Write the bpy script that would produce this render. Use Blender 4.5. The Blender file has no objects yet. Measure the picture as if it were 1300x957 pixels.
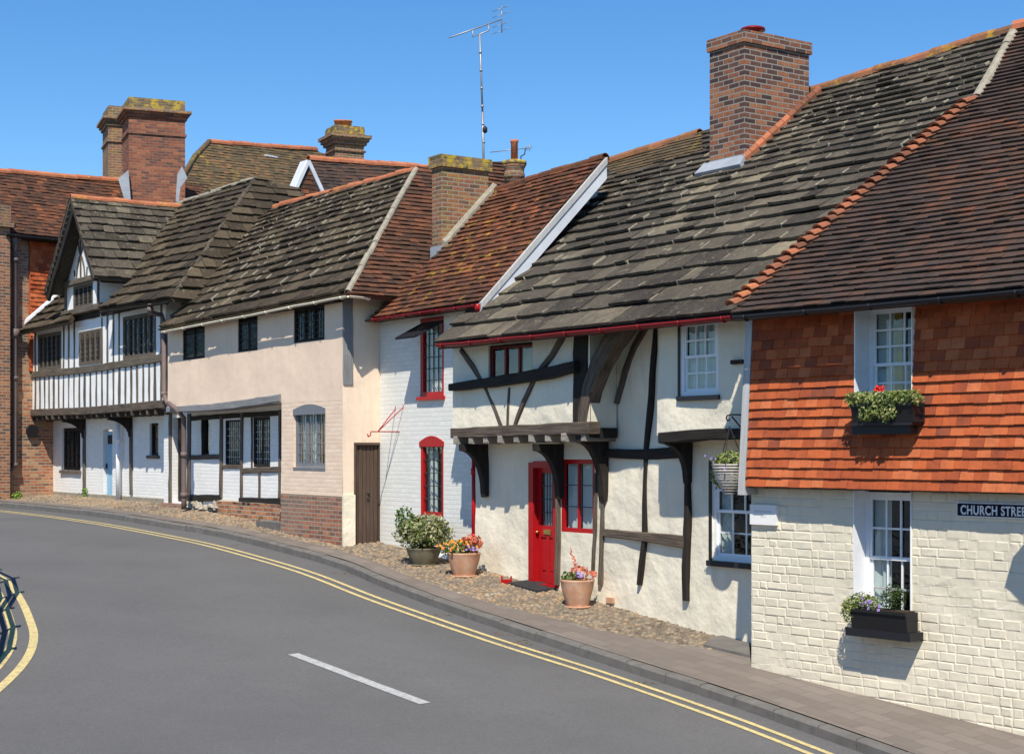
import bpy, math, random
from mathutils import Vector, noise, geometry
random.seed(7)
R = math.radians
scene = bpy.context.scene
COL = scene.collection
EYE = 3.5
F, CX, HY = 2000.0, 650.0, 572.0
CAM = Vector((0, 0, EYE))
UP = Vector((0, 0, 1))

# ------------------------------------------------------------------ helpers
def ray(px, py):
    return Vector(((px - CX) / F, 1.0, (HY - py) / F))

def topx(P):
    d = P - CAM
    return (CX + F * d.x / d.y, HY - F * d.z / d.y)

def tag(o, label=None, cat=None, group=None, kind=None):
    if label: o['label'] = label
    if cat: o['category'] = cat
    if group: o['group'] = group
    if kind: o['kind'] = kind
    return o

def thing(name, loc, label, cat, group=None):
    o = bpy.data.objects.new(name, None)
    COL.objects.link(o)
    o.location = loc
    o.empty_display_size = 0.2
    return tag(o, label, cat, group)

LOC = {}
def wloc(o):
    v = Vector((0, 0, 0))
    while o is not None:
        v += o.location
        o = o.parent
    return v

class Fr:
    """a vertical reference plane: t runs to the right along it, n points out of it"""
    def __init__(s, px, scale, vp=None, d=None, n=None):
        D = F / scale
        s.O = Vector(((px - CX) / scale, D, 0))
        if vp is not None:
            d = Vector(((vp - CX) / F, 1, 0)).normalized()
            if vp < CX:
                s.t = -d
            else:
                s.t = d
        else:
            s.t = d.normalized()
        s.n = Vector((s.t.y, -s.t.x, 0))
        if n is not None: s.n = n
    @classmethod
    def at(cls, O, t):
        s = cls.__new__(cls)
        s.O = Vector((O.x, O.y, 0)); s.t = Vector((t.x, t.y, 0)).normalized(); s.n = Vector((s.t.y, -s.t.x, 0))
        return s
    def pt(s, u, o, z):
        return s.O + s.t * u + s.n * o + UP * z
    def hit(s, px, py, out=0.0):
        r = ray(px, py)
        k = (out - (CAM - s.O).dot(s.n)) / r.dot(s.n)
        return CAM + r * k
    def uz(s, px, py, out=0.0):
        P = s.hit(px, py, out)
        return ((P - s.O).dot(s.t), P.z)
    def u(s, px, py=560, out=0.0):
        return s.uz(px, py, out)[0]
    def rect(s, x0, y0, x1, y1, out=0.0):
        xm, ym = (x0 + x1) / 2, (y0 + y1) / 2
        return (s.uz(x0, ym, out)[0], s.uz(x1, ym, out)[0], s.uz(xm, y1, out)[1], s.uz(xm, y0, out)[1])

class MB:
    def __init__(s):
        s.v = []; s.f = []; s.uv = []; s.sm = []
    def face(s, pts, uvs=None, smooth=False):
        i = len(s.v)
        s.v.extend(pts)
        s.f.append(tuple(range(i, i + len(pts))))
        if uvs is None: uvs = [(0, 0)] * len(pts)
        s.uv.append(uvs); s.sm.append(smooth)
    def shape(s, verts, faces, uvf=None, smooth=False):
        i = len(s.v)
        s.v.extend(verts)
        for f in faces:
            s.f.append(tuple(i + k for k in f))
            s.uv.append([uvf[k] for k in f] if uvf else boxuv([verts[k] for k in f]))
            s.sm.append(smooth)
    def box(s, fr, u0, u1, o0, o1, z0, z1):
        P = [fr.pt(a, b, c) for c in (z0, z1) for b in (o1, o0) for a in (u0, u1)]
        L = [(a, b, c) for c in (z0, z1) for b in (o1, o0) for a in (u0, u1)]
        i = len(s.v); s.v.extend(P)
        for f, ax in (((0, 1, 5, 4), 1), ((3, 2, 6, 7), 1), ((1, 3, 7, 5), 0), ((2, 0, 4, 6), 0), ((4, 5, 7, 6), 2), ((2, 3, 1, 0), 2)):
            s.f.append(tuple(i + k for k in f)); s.sm.append(False)
            s.uv.append([((L[k][0], L[k][2]) if ax == 1 else ((L[k][1], L[k][2]) if ax == 0 else (L[k][0], L[k][1]))) for k in f])
    def prism(s, fr, outline, o0, o1):
        """outline (u,z) counter-clockwise seen from outside; extruded o0 (back) .. o1 (front)"""
        n = len(outline)
        a = 0
        for i in range(n):
            x0, y0 = outline[i]; x1, y1 = outline[(i + 1) % n]
            a += x0 * y1 - x1 * y0
        if a < 0: outline = outline[::-1]
        fr_ = [fr.pt(u, o1, z) for u, z in outline]; bk = [fr.pt(u, o0, z) for u, z in outline]
        s.face(fr_, [(u, z) for u, z in outline])
        s.face(bk[::-1], [(u, z) for u, z in outline][::-1])
        for i in range(n):
            j = (i + 1) % n
            L = math.hypot(outline[j][0] - outline[i][0], outline[j][1] - outline[i][1])
            s.face([fr_[i], bk[i], bk[j], fr_[j]], [(0, 0), (o1 - o0, 0), (o1 - o0, L), (0, L)])
    def perp(s, fr, outline, u0, u1):
        """outline (o,z) in a plane square to the wall, extruded along u"""
        n = len(outline)
        a = sum(outline[i][0] * outline[(i + 1) % n][1] - outline[(i + 1) % n][0] * outline[i][1] for i in range(n))
        if a < 0: outline = outline[::-1]
        A = [fr.pt(u0, o, z) for o, z in outline]; B = [fr.pt(u1, o, z) for o, z in outline]
        s.face(A[::-1], [(o, z) for o, z in outline][::-1])
        s.face(B, [(o, z) for o, z in outline])
        for i in range(n):
            j = (i + 1) % n
            L = math.hypot(outline[j][0] - outline[i][0], outline[j][1] - outline[i][1])
            s.face([A[i], A[j], B[j], B[i]], [(0, 0), (0, L), (u1 - u0, L), (u1 - u0, 0)])
    def timber(s, fr, pts, ws, o0, o1, jit=0.06, step=0.22):
        """old timber following (u,z) points with widths ws, slightly uneven"""
        if not isinstance(ws, (list, tuple)): ws = [ws] * len(pts)
        P = []; W = []
        for i in range(len(pts) - 1):
            a, b = Vector(pts[i]), Vector(pts[i + 1])
            m = max(1, int((b - a).length / step))
            for k in range(m):
                P.append(a.lerp(b, k / m)); W.append(ws[i] + (ws[i + 1] - ws[i]) * k / m)
        P.append(Vector(pts[-1])); W.append(ws[-1])
        rings = []; L = 0; off = random.uniform(0, 50)
        for i, p in enumerate(P):
            d = (P[min(i + 1, len(P) - 1)] - P[max(i - 1, 0)]).normalized()
            q = Vector((-d.y, d.x))
            if i: L += (P[i] - P[i - 1]).length
            w = W[i] / 2
            l = p + q * w * (1 + random.uniform(-jit, jit)) ; r = p - q * w * (1 + random.uniform(-jit, jit))
            of = o1 + random.uniform(-.006, .006)
            c = min(w * .25, .012)
            li = l - q * c; ri = r + q * c
            rings.append(([fr.pt(l.x, o0, l.y), fr.pt(l.x, of - c, l.y), fr.pt(li.x, of, li.y), fr.pt(ri.x, of, ri.y), fr.pt(r.x, of - c, r.y), fr.pt(r.x, o0, r.y)], L + off, W[i]))
        base = len(s.v)
        for r_, _, _ in rings: s.v.extend(r_)
        for i in range(len(rings) - 1):
            for k in range(5):
                a = base + i * 6 + k; b = a + 6
                s.f.append((a, a + 1, b + 1, b)); s.sm.append(False)
                x0, x1 = [0, .05, .065, .065 + W[i], .08 + W[i], .13 + W[i]][k:k + 2]
                s.uv.append([(x0, rings[i][1]), (x1, rings[i][1]), (x1, rings[i + 1][1]), (x0, rings[i + 1][1])])
        s.f.append(tuple(base + k for k in (0, 5, 4, 3, 2, 1))); s.sm.append(False); s.uv.append([(0, 0), (0, .05), (.02, .1), (.02, .1), (.03, 0), (.03, 0)])
        e = base + 6 * (len(rings) - 1)
        s.f.append(tuple(e + k for k in range(6))); s.sm.append(False); s.uv.append([(0, 0), (0, .05), (.02, .1), (.02, .1), (.03, 0), (.03, 0)])
    def tube(s, pts, r, n=8, rs=None, caps=True, smooth=True):
        pts = [Vector(p) for p in pts]
        base = len(s.v); prev = None; L = 0
        for i, p in enumerate(pts):
            d = (pts[min(i + 1, len(pts) - 1)] - pts[max(i - 1, 0)]).normalized()
            if prev is None:
                a = d.cross(UP if abs(d.z) < .9 else Vector((1, 0, 0))).normalized()
            else:
                a = (prev - d * prev.dot(d)).normalized()
            prev = a
            b = d.cross(a)
            rr = rs[i] if rs else r
            for k in range(n):
                th = 2 * math.pi * k / n
                s.v.append(p + (a * math.cos(th) + b * math.sin(th)) * rr)
        for i in range(len(pts) - 1):
            for k in range(n):
                q = (k + 1) % n
                s.f.append((base + i * n + k, base + i * n + q, base + (i + 1) * n + q, base + (i + 1) * n + k))
                s.uv.append([(k / n, i), ((k + 1) / n, i), ((k + 1) / n, i + 1), (k / n, i + 1)]); s.sm.append(smooth)
        if caps:
            s.f.append(tuple(base + k for k in range(n))[::-1]); s.uv.append([(0, 0)] * n); s.sm.append(False)
            e = base + (len(pts) - 1) * n
            s.f.append(tuple(e + k for k in range(n))); s.uv.append([(0, 0)] * n); s.sm.append(False)
    def lathe(s, c, prof, n=24, jit=0):
        base = len(s.v)
        for r, z in prof:
            for k in range(n):
                th = 2 * math.pi * k / n
                s.v.append(c + Vector((r * math.cos(th), r * math.sin(th), z)))
        for i in range(len(prof) - 1):
            for k in range(n):
                q = (k + 1) % n
                s.f.append((base + i * n + k, base + i * n + q, base + (i + 1) * n + q, base + (i + 1) * n + k))
                s.uv.append([(k / n * 2, prof[i][1]), ((k + 1) / n * 2, prof[i][1]), ((k + 1) / n * 2, prof[i + 1][1]), (k / n * 2, prof[i + 1][1])]); s.sm.append(True)
        s.f.append(tuple(base + k for k in range(n))[::-1]); s.uv.append([(0, 0)] * n); s.sm.append(False)
        e = base + (len(prof) - 1) * n
        s.f.append(tuple(e + k for k in range(n))); s.uv.append([(0, 0)] * n); s.sm.append(False)
    def build(s, name, mat, parent=None, label=None):
        me = bpy.data.meshes.new(name)
        off = wloc(parent) if parent is not None else Vector((0, 0, 0))
        base = Vector((0, 0, 0))
        me.from_pydata([tuple(v - off) for v in s.v], [], s.f)
        uvl = me.uv_layers.new(name='UVMap')
        flat = [c for f in s.uv for p in f for c in p]
        uvl.data.foreach_set('uv', flat)
        me.polygons.foreach_set('use_smooth', s.sm)
        me.materials.append(mat)
        me.update()
        o = bpy.data.objects.new(name, me)
        COL.objects.link(o)
        if parent is not None: o.parent = parent
        if label: o['label'] = label
        return o

def boxuv(ps):
    n = (ps[1] - ps[0]).cross(ps[2] - ps[0])
    ax = max(range(3), key=lambda k: abs(n[k]))
    if ax == 2: return [(p.x, p.y) for p in ps]
    if ax == 0: return [(p.y, p.z) for p in ps]
    return [(p.x, p.z) for p in ps]

# ------------------------------------------------------------------ materials
def new_mat(name):
    m = bpy.data.materials.new(name); m.use_nodes = True
    nt = m.node_tree; nt.nodes.clear()
    out = nt.nodes.new('ShaderNodeOutputMaterial'); b = nt.nodes.new('ShaderNodeBsdfPrincipled')
    nt.links.new(b.outputs[0], out.inputs[0]); b.inputs['Specular IOR Level'].default_value = .22
    return m, nt, b, out

class N:
    def __init__(s, nt): s.nt = nt
    def node(s, t, **k):
        n = s.nt.nodes.new(t)
        for a, b in k.items(): setattr(n, a, b)
        return n
    def link(s, a, b): s.nt.links.new(a, b)
    def noise(s, vec, scale, detail=5, rough=.55, dim='3D', dist=0):
        n = s.node('ShaderNodeTexNoise')
        n.inputs['Scale'].default_value = scale; n.inputs['Detail'].default_value = detail
        n.inputs['Roughness'].default_value = rough; n.inputs['Distortion'].default_value = dist
        if vec is not None: s.link(vec, n.inputs['Vector'])
        return n.outputs[0]
    def map(s, vec, scale):
        n = s.node('ShaderNodeMapping'); n.inputs['Scale'].default_value = scale
        s.link(vec, n.inputs['Vector']); return n.outputs[0]
    def coord(s, k='Object'):
        return s.node('ShaderNodeTexCoord').outputs[k]
    def ramp(s, fac, stops, interp='LINEAR'):
        n = s.node('ShaderNodeValToRGB'); e = n.color_ramp.elements; n.color_ramp.interpolation = interp
        while len(e) < len(stops): e.new(.5)
        for q, (p, c) in zip(e, stops):
            q.position = p; q.color = (*c, 1) if len(c) == 3 else c
        s.link(fac, n.inputs[0]); return n.outputs[0]
    def mix(s, fac, a, b, mode='MIX'):
        n = s.node('ShaderNodeMix', data_type='RGBA', blend_type=mode)
        for v, k in ((fac, 0), (a, 6), (b, 7)):
            if isinstance(v, (int, float)): n.inputs[k].default_value = v
            elif isinstance(v, tuple): n.inputs[k].default_value = (*v, 1)
            else: s.link(v, n.inputs[k])
        return n.outputs[2]
    def math(s, op, a, b=None, c=None, clamp=False):
        n = s.node('ShaderNodeMath', operation=op, use_clamp=clamp)
        for i, v in enumerate((a, b, c)):
            if v is None: continue
            if isinstance(v, (int, float)): n.inputs[i].default_value = v
            else: s.link(v, n.inputs[i])
        return n.outputs[0]
    def step(s, v, lo, hi):
        n = s.node('ShaderNodeMapRange'); n.inputs[1].default_value = lo; n.inputs[2].default_value = hi
        s.link(v, n.inputs[0]); return n.outputs[0]
    def bump(s, h, strength, dist, bsdf, prev=None):
        n = s.node('ShaderNodeBump'); n.inputs['Strength'].default_value = strength; n.inputs['Distance'].default_value = dist
        s.link(h, n.inputs['Height'])
        if prev is not None: s.link(prev, n.inputs['Normal'])
        s.link(n.outputs[0], bsdf.inputs['Normal']); return n.outputs[0]

def mul(c, k): return tuple(min(1, x * k) for x in c)

def m_plain(name, col, rough=.8, var=.12, scale=3.0, bump=.3, bscale=40, bdist=.004, metal=0, stain=None, stain_amt=.0, stain_scale=2.0):
    m, nt, b, out = new_mat(name); n = N(nt); co = n.coord()
    f = n.noise(co, scale, 6, .6)
    c = n.ramp(f, [(.3, mul(col, 1 - var)), (.7, mul(col, 1 + var))])
    if stain:
        f2 = n.step(n.noise(co, stain_scale, 7, .65), .5, .72)
        c = n.mix(n.math('MULTIPLY', f2, stain_amt), c, stain)
    n.link(c, b.inputs['Base Color']); b.inputs['Roughness'].default_value = rough; b.inputs['Metallic'].default_value = metal
    if bump: n.bump(n.noise(co, bscale, 6, .6), bump, bdist, b)
    return m

def m_plaster(name, col, stain=(.45, .40, .32), amt=.35, bump=.5, warm=(1, .93, .8)):
    m, nt, b, out = new_mat(name); n = N(nt); co = n.coord()
    c = n.ramp(n.noise(co, 1.1, 6, .6), [(.3, mul(col, .9)), (.7, mul(col, 1.05))])
    streak = n.step(n.noise(n.map(co, (3.5, 3.5, .45)), 1.6, 7, .7), .52, .78)
    c = n.mix(n.math('MULTIPLY', streak, amt), c, stain)
    fine = n.step(n.noise(co, 9, 8, .7), .58, .75)
    c = n.mix(n.math('MULTIPLY', fine, amt * .5), c, mul(stain, .9))
    n.link(c, b.inputs['Base Color']); b.inputs['Roughness'].default_value = .88
    p = n.bump(n.noise(co, 2.2, 4, .5), bump, .06, b)
    n.bump(n.noise(co, 28, 7, .65), bump * .6, .006, b, p)
    return m

def m_tile(name, stops, lichen=None, lich_amt=.5, rough=.85, dark=.55, lich_scale=3, specks=.0, bstr=.5, rw=.62):
    """roof tiles: one colour per tile, weathering across them"""
    m, nt, b, out = new_mat(name); n = N(nt); co = n.coord()
    geo = n.node('ShaderNodeNewGeometry')
    rnd = geo.outputs['Random Per Island']
    big = n.noise(co, .45, 5, .6)
    f = n.math('ADD', n.math('MULTIPLY', rnd, rw), n.math('MULTIPLY', n.step(big, .3, .7), 1 - rw))
    c = n.ramp(f, stops)
    grime = n.noise(co, 7, 8, .7)
    c = n.mix(n.math('MULTIPLY', n.step(grime, .45, .7), dark), c, (.035, .03, .027))
    c = n.mix(n.math('MULTIPLY', n.step(n.noise(co, 2.4, 6, .7), .5, .68), .3), c, mul(stops[-2][1], 1.25))
    if lichen:
        l = n.math('MULTIPLY', n.step(n.noise(co, lich_scale, 7, .7), .56, .66), n.step(n.noise(co, .5, 3, .5), .42, .6))
        c = n.mix(n.math('MULTIPLY', l, lich_amt), c, lichen)
    if specks:
        sp = n.step(n.noise(co, 22, 6, .75), .6, .68)
        c = n.mix(n.math('MULTIPLY', sp, specks), c, (.42, .41, .36))
    n.link(c, b.inputs['Base Color']); b.inputs['Roughness'].default_value = rough
    b.inputs['Specular IOR Level'].default_value = .15
    p = n.bump(n.noise(co, 9, 5, .6), bstr, .02, b)
    n.bump(n.noise(co, 60, 6, .7), bstr, .004, b, p)
    return m

def m_brick(name, stops, mortar, w=.225, h=.075, bump=.8, ms=.012, grime=.4, lichen=None, lich=0.0, zfade=None, paint=None, paint_amt=0, patch=None):
    m, nt, b, out = new_mat(name); n = N(nt); uv = n.coord('UV')
    wob = n.noise(uv, 2.5, 3, .5)
    co = n.coord()
    v = n.node('ShaderNodeVectorMath', operation='ADD'); n.link(uv, v.inputs[0])
    cmb = n.node('ShaderNodeCombineXYZ')
    n.link(n.math('MULTIPLY', n.math('SUBTRACT', n.noise(uv, 6, 3, .6), .5), .012), cmb.inputs[0])
    n.link(n.math('MULTIPLY', n.math('SUBTRACT', wob, .5), .02), cmb.inputs[1])
    n.link(cmb.outputs[0], v.inputs[1])
    bt = n.node('ShaderNodeTexBrick')
    bt.inputs['Scale'].default_value = 1; bt.inputs['Brick Width'].default_value = w; bt.inputs['Row Height'].default_value = h
    bt.inputs['Mortar Size'].default_value = ms; bt.inputs['Mortar Smooth'].default_value = .3; bt.inputs['Bias'].default_value = 0
    bt.inputs['Color1'].default_value = (0, 0, 0, 1); bt.inputs['Color2'].default_value = (1, 1, 1, 1)
    n.link(v.outputs[0], bt.inputs['Vector'])
    f = n.math('ADD', n.math('MULTIPLY', bt.outputs['Color'], .7), n.math('MULTIPLY', n.noise(uv, 1.2, 5, .6), .3))
    c = n.ramp(f, stops)
    c = n.mix(n.math('MULTIPLY', n.step(n.noise(uv, 14, 7, .7), .45, .7), grime), c, (.05, .04, .035))
    if patch: c = n.mix(n.math('MULTIPLY', n.step(n.noise(co, .55, 6, .65), .48, .6), .55), c, patch)
    c = n.mix(bt.outputs['Fac'], c, mortar)
    if paint:
        pm = n.step(n.noise(co, 4, 8, .7), .42, .5)
        c = n.mix(n.math('MULTIPLY', pm, paint_amt), c, paint)
    if lichen:
        l = n.math('MULTIPLY', n.step(n.noise(co, 5, 7, .7), .48, .58), lich)
        c = n.mix(l, c, lichen)
    n.link(c, b.inputs['Base Color']); b.inputs['Roughness'].default_value = .88
    h_ = n.math('ADD', n.math('SUBTRACT', 1, bt.outputs['Fac']), n.math('MULTIPLY', n.noise(uv, 30, 6, .7), .5))
    n.bump(h_, bump, .012, b)
    return m

def m_wood(name, c0, c1, rough=.8, bump=.7, crack=.5):
    m, nt, b, out = new_mat(name); n = N(nt); uv = n.coord('UV')
    st = n.map(uv, (30, 1.6, 1))
    g = n.noise(st, 1.0, 8, .7, dist=.3)
    c = n.ramp(g, [(.3, c0), (.68, c1)])
    cr = n.step(n.noise(n.map(uv, (55, 1.2, 1)), 1.0, 4, .6, dist=.5), .60, .66)
    c = n.mix(n.math('MULTIPLY', cr, crack), c, (.01, .009, .008))
    big = n.noise(n.coord(), 1.7, 5, .6)
    c = n.mix(n.math('MULTIPLY', n.step(big, .4, .7), .35), c, mul(c0, .7))
    n.link(c, b.inputs['Base Color']); b.inputs['Roughness'].default_value = rough
    n.bump(g, bump, .015, b)
    return m

def m_gloss(name, col, rough=.3, var=.06, wear=.0):
    m, nt, b, out = new_mat(name); n = N(nt); co = n.coord()
    c = n.ramp(n.noise(co, 5, 5, .6), [(.3, mul(col, 1 - var)), (.7, mul(col, 1 + var))])
    if wear:
        c = n.mix(n.math('MULTIPLY', n.step(n.noise(co, 14, 7, .7), .55, .7), wear), c, mul(col, .5))
    n.link(c, b.inputs['Base Color']); b.inputs['Roughness'].default_value = rough
    n.bump(n.noise(co, 18, 5, .6), .15, .004, b)
    return m

def m_glass(name, tint=.96):
    m, nt, b, out = new_mat(name); n = N(nt)
    nt.nodes.remove(b)
    tr = n.node('ShaderNodeBsdfTransparent'); tr.inputs[0].default_value = (tint * .96, tint, tint * .99, 1)
    gl = n.node('ShaderNodeBsdfGlossy'); gl.inputs['Roughness'].default_value = .03; gl.inputs[0].default_value = (.9, .95, 1, 1)
    bp = n.node('ShaderNodeBump'); bp.inputs['Strength'].default_value = .12; bp.inputs['Distance'].default_value = .02
    n.link(n.noise(n.coord(), 5, 2, .5), bp.inputs['Height']); n.link(bp.outputs[0], gl.inputs['Normal'])
    ge = n.node('ShaderNodeNewGeometry'); dp = n.node('ShaderNodeVectorMath', operation='DOT_PRODUCT')
    n.link(ge.outputs['Incoming'], dp.inputs[0]); n.link(ge.outputs['Normal'], dp.inputs[1])
    g1 = n.math('SUBTRACT', 1, n.math('ABSOLUTE', dp.outputs['Value']))
    fac = n.math('ADD', n.math('MULTIPLY', n.math('POWER', g1, 5), .9), .045, clamp=True)
    mx = n.node('ShaderNodeMixShader'); n.link(fac, mx.inputs[0]); n.link(tr.outputs[0], mx.inputs[1]); n.link(gl.outputs[0], mx.inputs[2])
    n.link(mx.outputs[0], out.inputs[0])
    return m

def m_leaf(name, stops, rough=.5):
    m, nt, b, out = new_mat(name); n = N(nt)
    rnd = n.node('ShaderNodeNewGeometry').outputs['Random Per Island']
    c = n.ramp(rnd, stops)
    n.link(c, b.inputs['Base Color']); b.inputs['Roughness'].default_value = rough
    b.inputs['Specular IOR Level'].default_value = .3
    tl = n.node('ShaderNodeBsdfTranslucent'); n.link(c, tl.inputs[0])
    mx = n.node('ShaderNodeMixShader'); mx.inputs[0].default_value = .25
    n.link(b.outputs[0], mx.inputs[1]); n.link(tl.outputs[0], mx.inputs[2]); n.link(mx.outputs[0], out.inputs[0])
    return m

M = {}
M['cream'] = m_plaster('cream limewash', (.80, .735, .585), stain=(.40, .35, .27), amt=.34, bump=.9)
M['cream_brick'] = m_plaster('cream painted brick', (.74, .67, .52), stain=(.45, .38, .28), amt=.25, bump=.5)
M['pink'] = m_plaster('pale pink render', (.80, .62, .47), stain=(.50, .36, .26), amt=.26, bump=.3)
M['peach'] = m_plaster('peach render', (.82, .66, .51), stain=(.46, .36, .24), amt=.42, bump=.3)
M['white_pl'] = m_plaster('white limewash', (.84, .84, .82), stain=(.5, .48, .45), amt=.12, bump=.3)
M['white_brick'] = m_brick('white painted brick', [(.2, (.70, .70, .65)), (.8, (.77, .76, .71))], (.68, .68, .63), bump=.32, grime=.04, ms=.01)
M['white_brick2'] = m_brick('bright white painted brick', [(.2, (.77, .76, .73)), (.8, (.83, .82, .79))], (.75, .74, .71), bump=.35, grime=.05, ms=.01)
M['pink_brick'] = m_brick('pink painted brick', [(.2, (.74, .56, .42)), (.8, (.82, .65, .50))], (.76, .59, .45), bump=.35, grime=.05, ms=.01)
M['plinth_brick'] = m_brick('weathered red plinth brick', [(.15, (.16, .09, .07)), (.5, (.38, .13, .07)), (.85, (.50, .20, .11))], (.33, .28, .22), grime=.6, patch=(.24, .19, .15))
M['red_brick'] = m_brick('old red brick', [(.15, (.16, .09, .06)), (.5, (.36, .13, .06)), (.85, (.50, .22, .10))], (.38, .33, .26), grime=.35, w=.225, h=.08)
M['red_brick_low'] = m_brick('patched red brick', [(.15, (.18, .12, .08)), (.5, (.48, .15, .06)), (.85, (.58, .34, .18))], (.40, .34, .27), grime=.35, w=.225, h=.08, patch=(.20, .17, .13))
M['chim_brick'] = m_brick('mixed chimney brick', [(.1, (.05, .035, .035)), (.35, (.13, .065, .05)), (.65, (.30, .11, .055)), (.9, (.40, .18, .09))], (.27, .25, .22), grime=.6, ms=.011, w=.225, h=.078)
M['chim_red'] = m_brick('red chimney brick', [(.1, (.12, .06, .05)), (.5, (.28, .09, .05)), (.9, (.42, .16, .08))], (.22, .17, .13), grime=.6, ms=.008)
M['chim_lich'] = m_brick('lichened brick', [(.1, (.10, .08, .05)), (.9, (.30, .19, .10))], (.20, .17, .11), grime=.5, lichen=(.52, .37, .04), lich=.85)
M['chim_mossy'] = m_brick('dull chimney brick', [(.1, (.10, .07, .05)), (.45, (.24, .11, .07)), (.9, (.38, .14, .07))], (.30, .26, .20), grime=.55, lichen=(.40, .30, .05), lich=.25)
M['stone_roof'] = m_tile('horsham stone slate', [(.1, (.034, .028, .022)), (.45, (.073, .061, .047)), (.75, (.125, .105, .077)), (.95, (.29, .24, .16))], lichen=(.36, .33, .20), lich_amt=.6, dark=.7, specks=.5, lich_scale=7, bstr=1.0)
M['stone_roof2'] = m_tile('dark stone slate', [(.1, (.030, .023, .016)), (.5, (.066, .050, .033)), (.9, (.13, .10, .062))], lichen=(.26, .22, .11), lich_amt=.6, dark=.7, specks=.28, lich_scale=7, bstr=1.0)
M['tile_dark'] = m_tile('brown black clay tile', [(.05, (.034, .026, .024)), (.5, (.066, .047, .039)), (.78, (.11, .056, .037)), (.95, (.24, .085, .04))], dark=.5, specks=.12, rw=.42)
M['tile_red'] = m_tile('weathered red clay tile', [(.05, (.045, .028, .021)), (.4, (.105, .048, .030)), (.78, (.19, .070, .036)), (.97, (.40, .13, .05))], lichen=(.5, .33, .03), lich_amt=.75, dark=.5, lich_scale=4)
M['tile_brown'] = m_tile('brown clay tile', [(.05, (.045, .030, .024)), (.5, (.10, .050, .032)), (.8, (.17, .068, .037)), (.97, (.34, .12, .055))], dark=.5)
M['tile_bgd'] = m_tile('mossy brown tile', [(.05, (.075, .058, .035)), (.6, (.13, .095, .055)), (.95, (.24, .13, .06))], lichen=(.40, .28, .04), lich_amt=.8, dark=.4, lich_scale=2.2)
M['tile_hung'] = m_tile('orange hung tile', [(.02, (.11, .055, .045)), (.12, (.32, .075, .032)), (.6, (.49, .115, .038)), (.95, (.58, .18, .075))], dark=.3, rw=.8)
M['ridge_red'] = m_tile('red ridge tile', [(.1, (.30, .10, .05)), (.5, (.46, .16, .08)), (.95, (.56, .22, .11))], lichen=(.62, .36, .03), lich_amt=.7, dark=.3)
M['mortar_pale'] = m_plain('pale mortar', (.31, .28, .21), var=.3, scale=14, bump=.6, bscale=40, bdist=.006)
M['ridge_old'] = m_tile('old ridge tile', [(.1, (.15, .085, .05)), (.5, (.27, .12, .06)), (.95, (.44, .17, .085))], lichen=(.58, .36, .03), lich_amt=.8, dark=.35)
M['hip'] = m_tile('hip bonnet tile', [(.05, (.10, .05, .035)), (.4, (.26, .10, .055)), (.9, (.46, .16, .08))], lichen=(.58, .36, .03), lich_amt=.4, dark=.3)
M['mortar'] = m_plain('lime mortar', (.30, .27, .21), var=.25, scale=9, bump=.8, bscale=30, bdist=.01)
M['oak'] = m_wood('weathered oak', (.026, .019, .015), (.20, .155, .12))
M['oak_grey'] = m_wood('silvered oak', (.060, .050, .040), (.20, .165, .125))
M['oak_black'] = m_wood('dark stained oak', (.010, .009, .008), (.045, .036, .030))
M['black_paint'] = m_gloss('black paint', (.02, .02, .024), .35)
M['black_plastic'] = m_gloss('black plastic', (.018, .018, .02), .3)
M['white_gloss'] = m_gloss('white gloss paint', (.82, .83, .84), .35)
M['lead'] = m_plain('sheet lead', (.30, .33, .37), rough=.6, var=.15, metal=0, bump=.3)
M['white_flash'] = m_plain('pale flashing', (.60, .63, .68), rough=.6, var=.1)
M['grey_board'] = m_wood('grey painted board', (.38, .38, .38), (.55, .54, .52), crack=.15, bump=.3)
M['grey_beam'] = m_wood('grey painted beam', (.16, .16, .165), (.30, .30, .30), crack=.3, bump=.5)
M['red_paint'] = m_gloss('red gloss paint', (.40, .010, .013), .3, wear=.3)
M['red_dark'] = m_gloss('dark red gutter paint', (.21, .012, .014), .4, wear=.4)
M['brown_pipe'] = m_plain('mauve brown iron', (.17, .125, .115), rough=.6, var=.12)
M['brown_gate'] = m_wood('brown painted boards', (.075, .048, .035), (.115, .078, .058), crack=.2, bump=.3)
M['blue_door'] = m_gloss('pale blue paint', (.30, .52, .68), .5)
M['brass'] = m_plain('brass', (.60, .42, .14), rough=.35, metal=1, bump=.1)
M['glass'] = m_glass('window glass')
M['room'] = m_plain('unlit room', (.03, .03, .032), bump=0)  # near-black colour paints in the shade of rooms behind openings
M['curtain'] = m_plain('net curtain', (.58, .60, .60), rough=.95, var=.08, bump=0)
M['curtain_y'] = m_plain('yellow curtain', (.55, .38, .10), rough=.95, var=.1, bump=0)
M['orange_wood'] = m_wood('varnished mullion', (.32, .15, .03), (.45, .24, .06), crack=.2)
M['lattice'] = m_plain('lead cames', (.045, .048, .05), rough=.6, bump=0)
M['window_grey'] = m_wood('blue grey window paint', (.13, .145, .165), (.22, .235, .26), crack=.15, bump=.3)
M['terracotta'] = m_plain('terracotta', (.52, .29, .18), rough=.85, var=.18, scale=5, stain=(.62, .50, .40), stain_amt=.6, stain_scale=6)
M['old_pot'] = m_plain('mossy pot', (.17, .15, .10), rough=.9, var=.3, scale=6)
M['soil'] = m_plain('soil', (.05, .035, .025), rough=.95)
M['navy'] = m_plain('navy enamel', (.005, .007, .018), rough=.75, var=.1, bump=0)
M['joist_end'] = m_wood('bleached joist', (.20, .17, .14), (.46, .41, .35))
M['signwhite'] = m_gloss('white enamel', (.82, .83, .85), .35)
M['stone_pl'] = m_plain('white stone plaque', (.80, .79, .76), rough=.6, var=.04, bump=.2)
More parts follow.
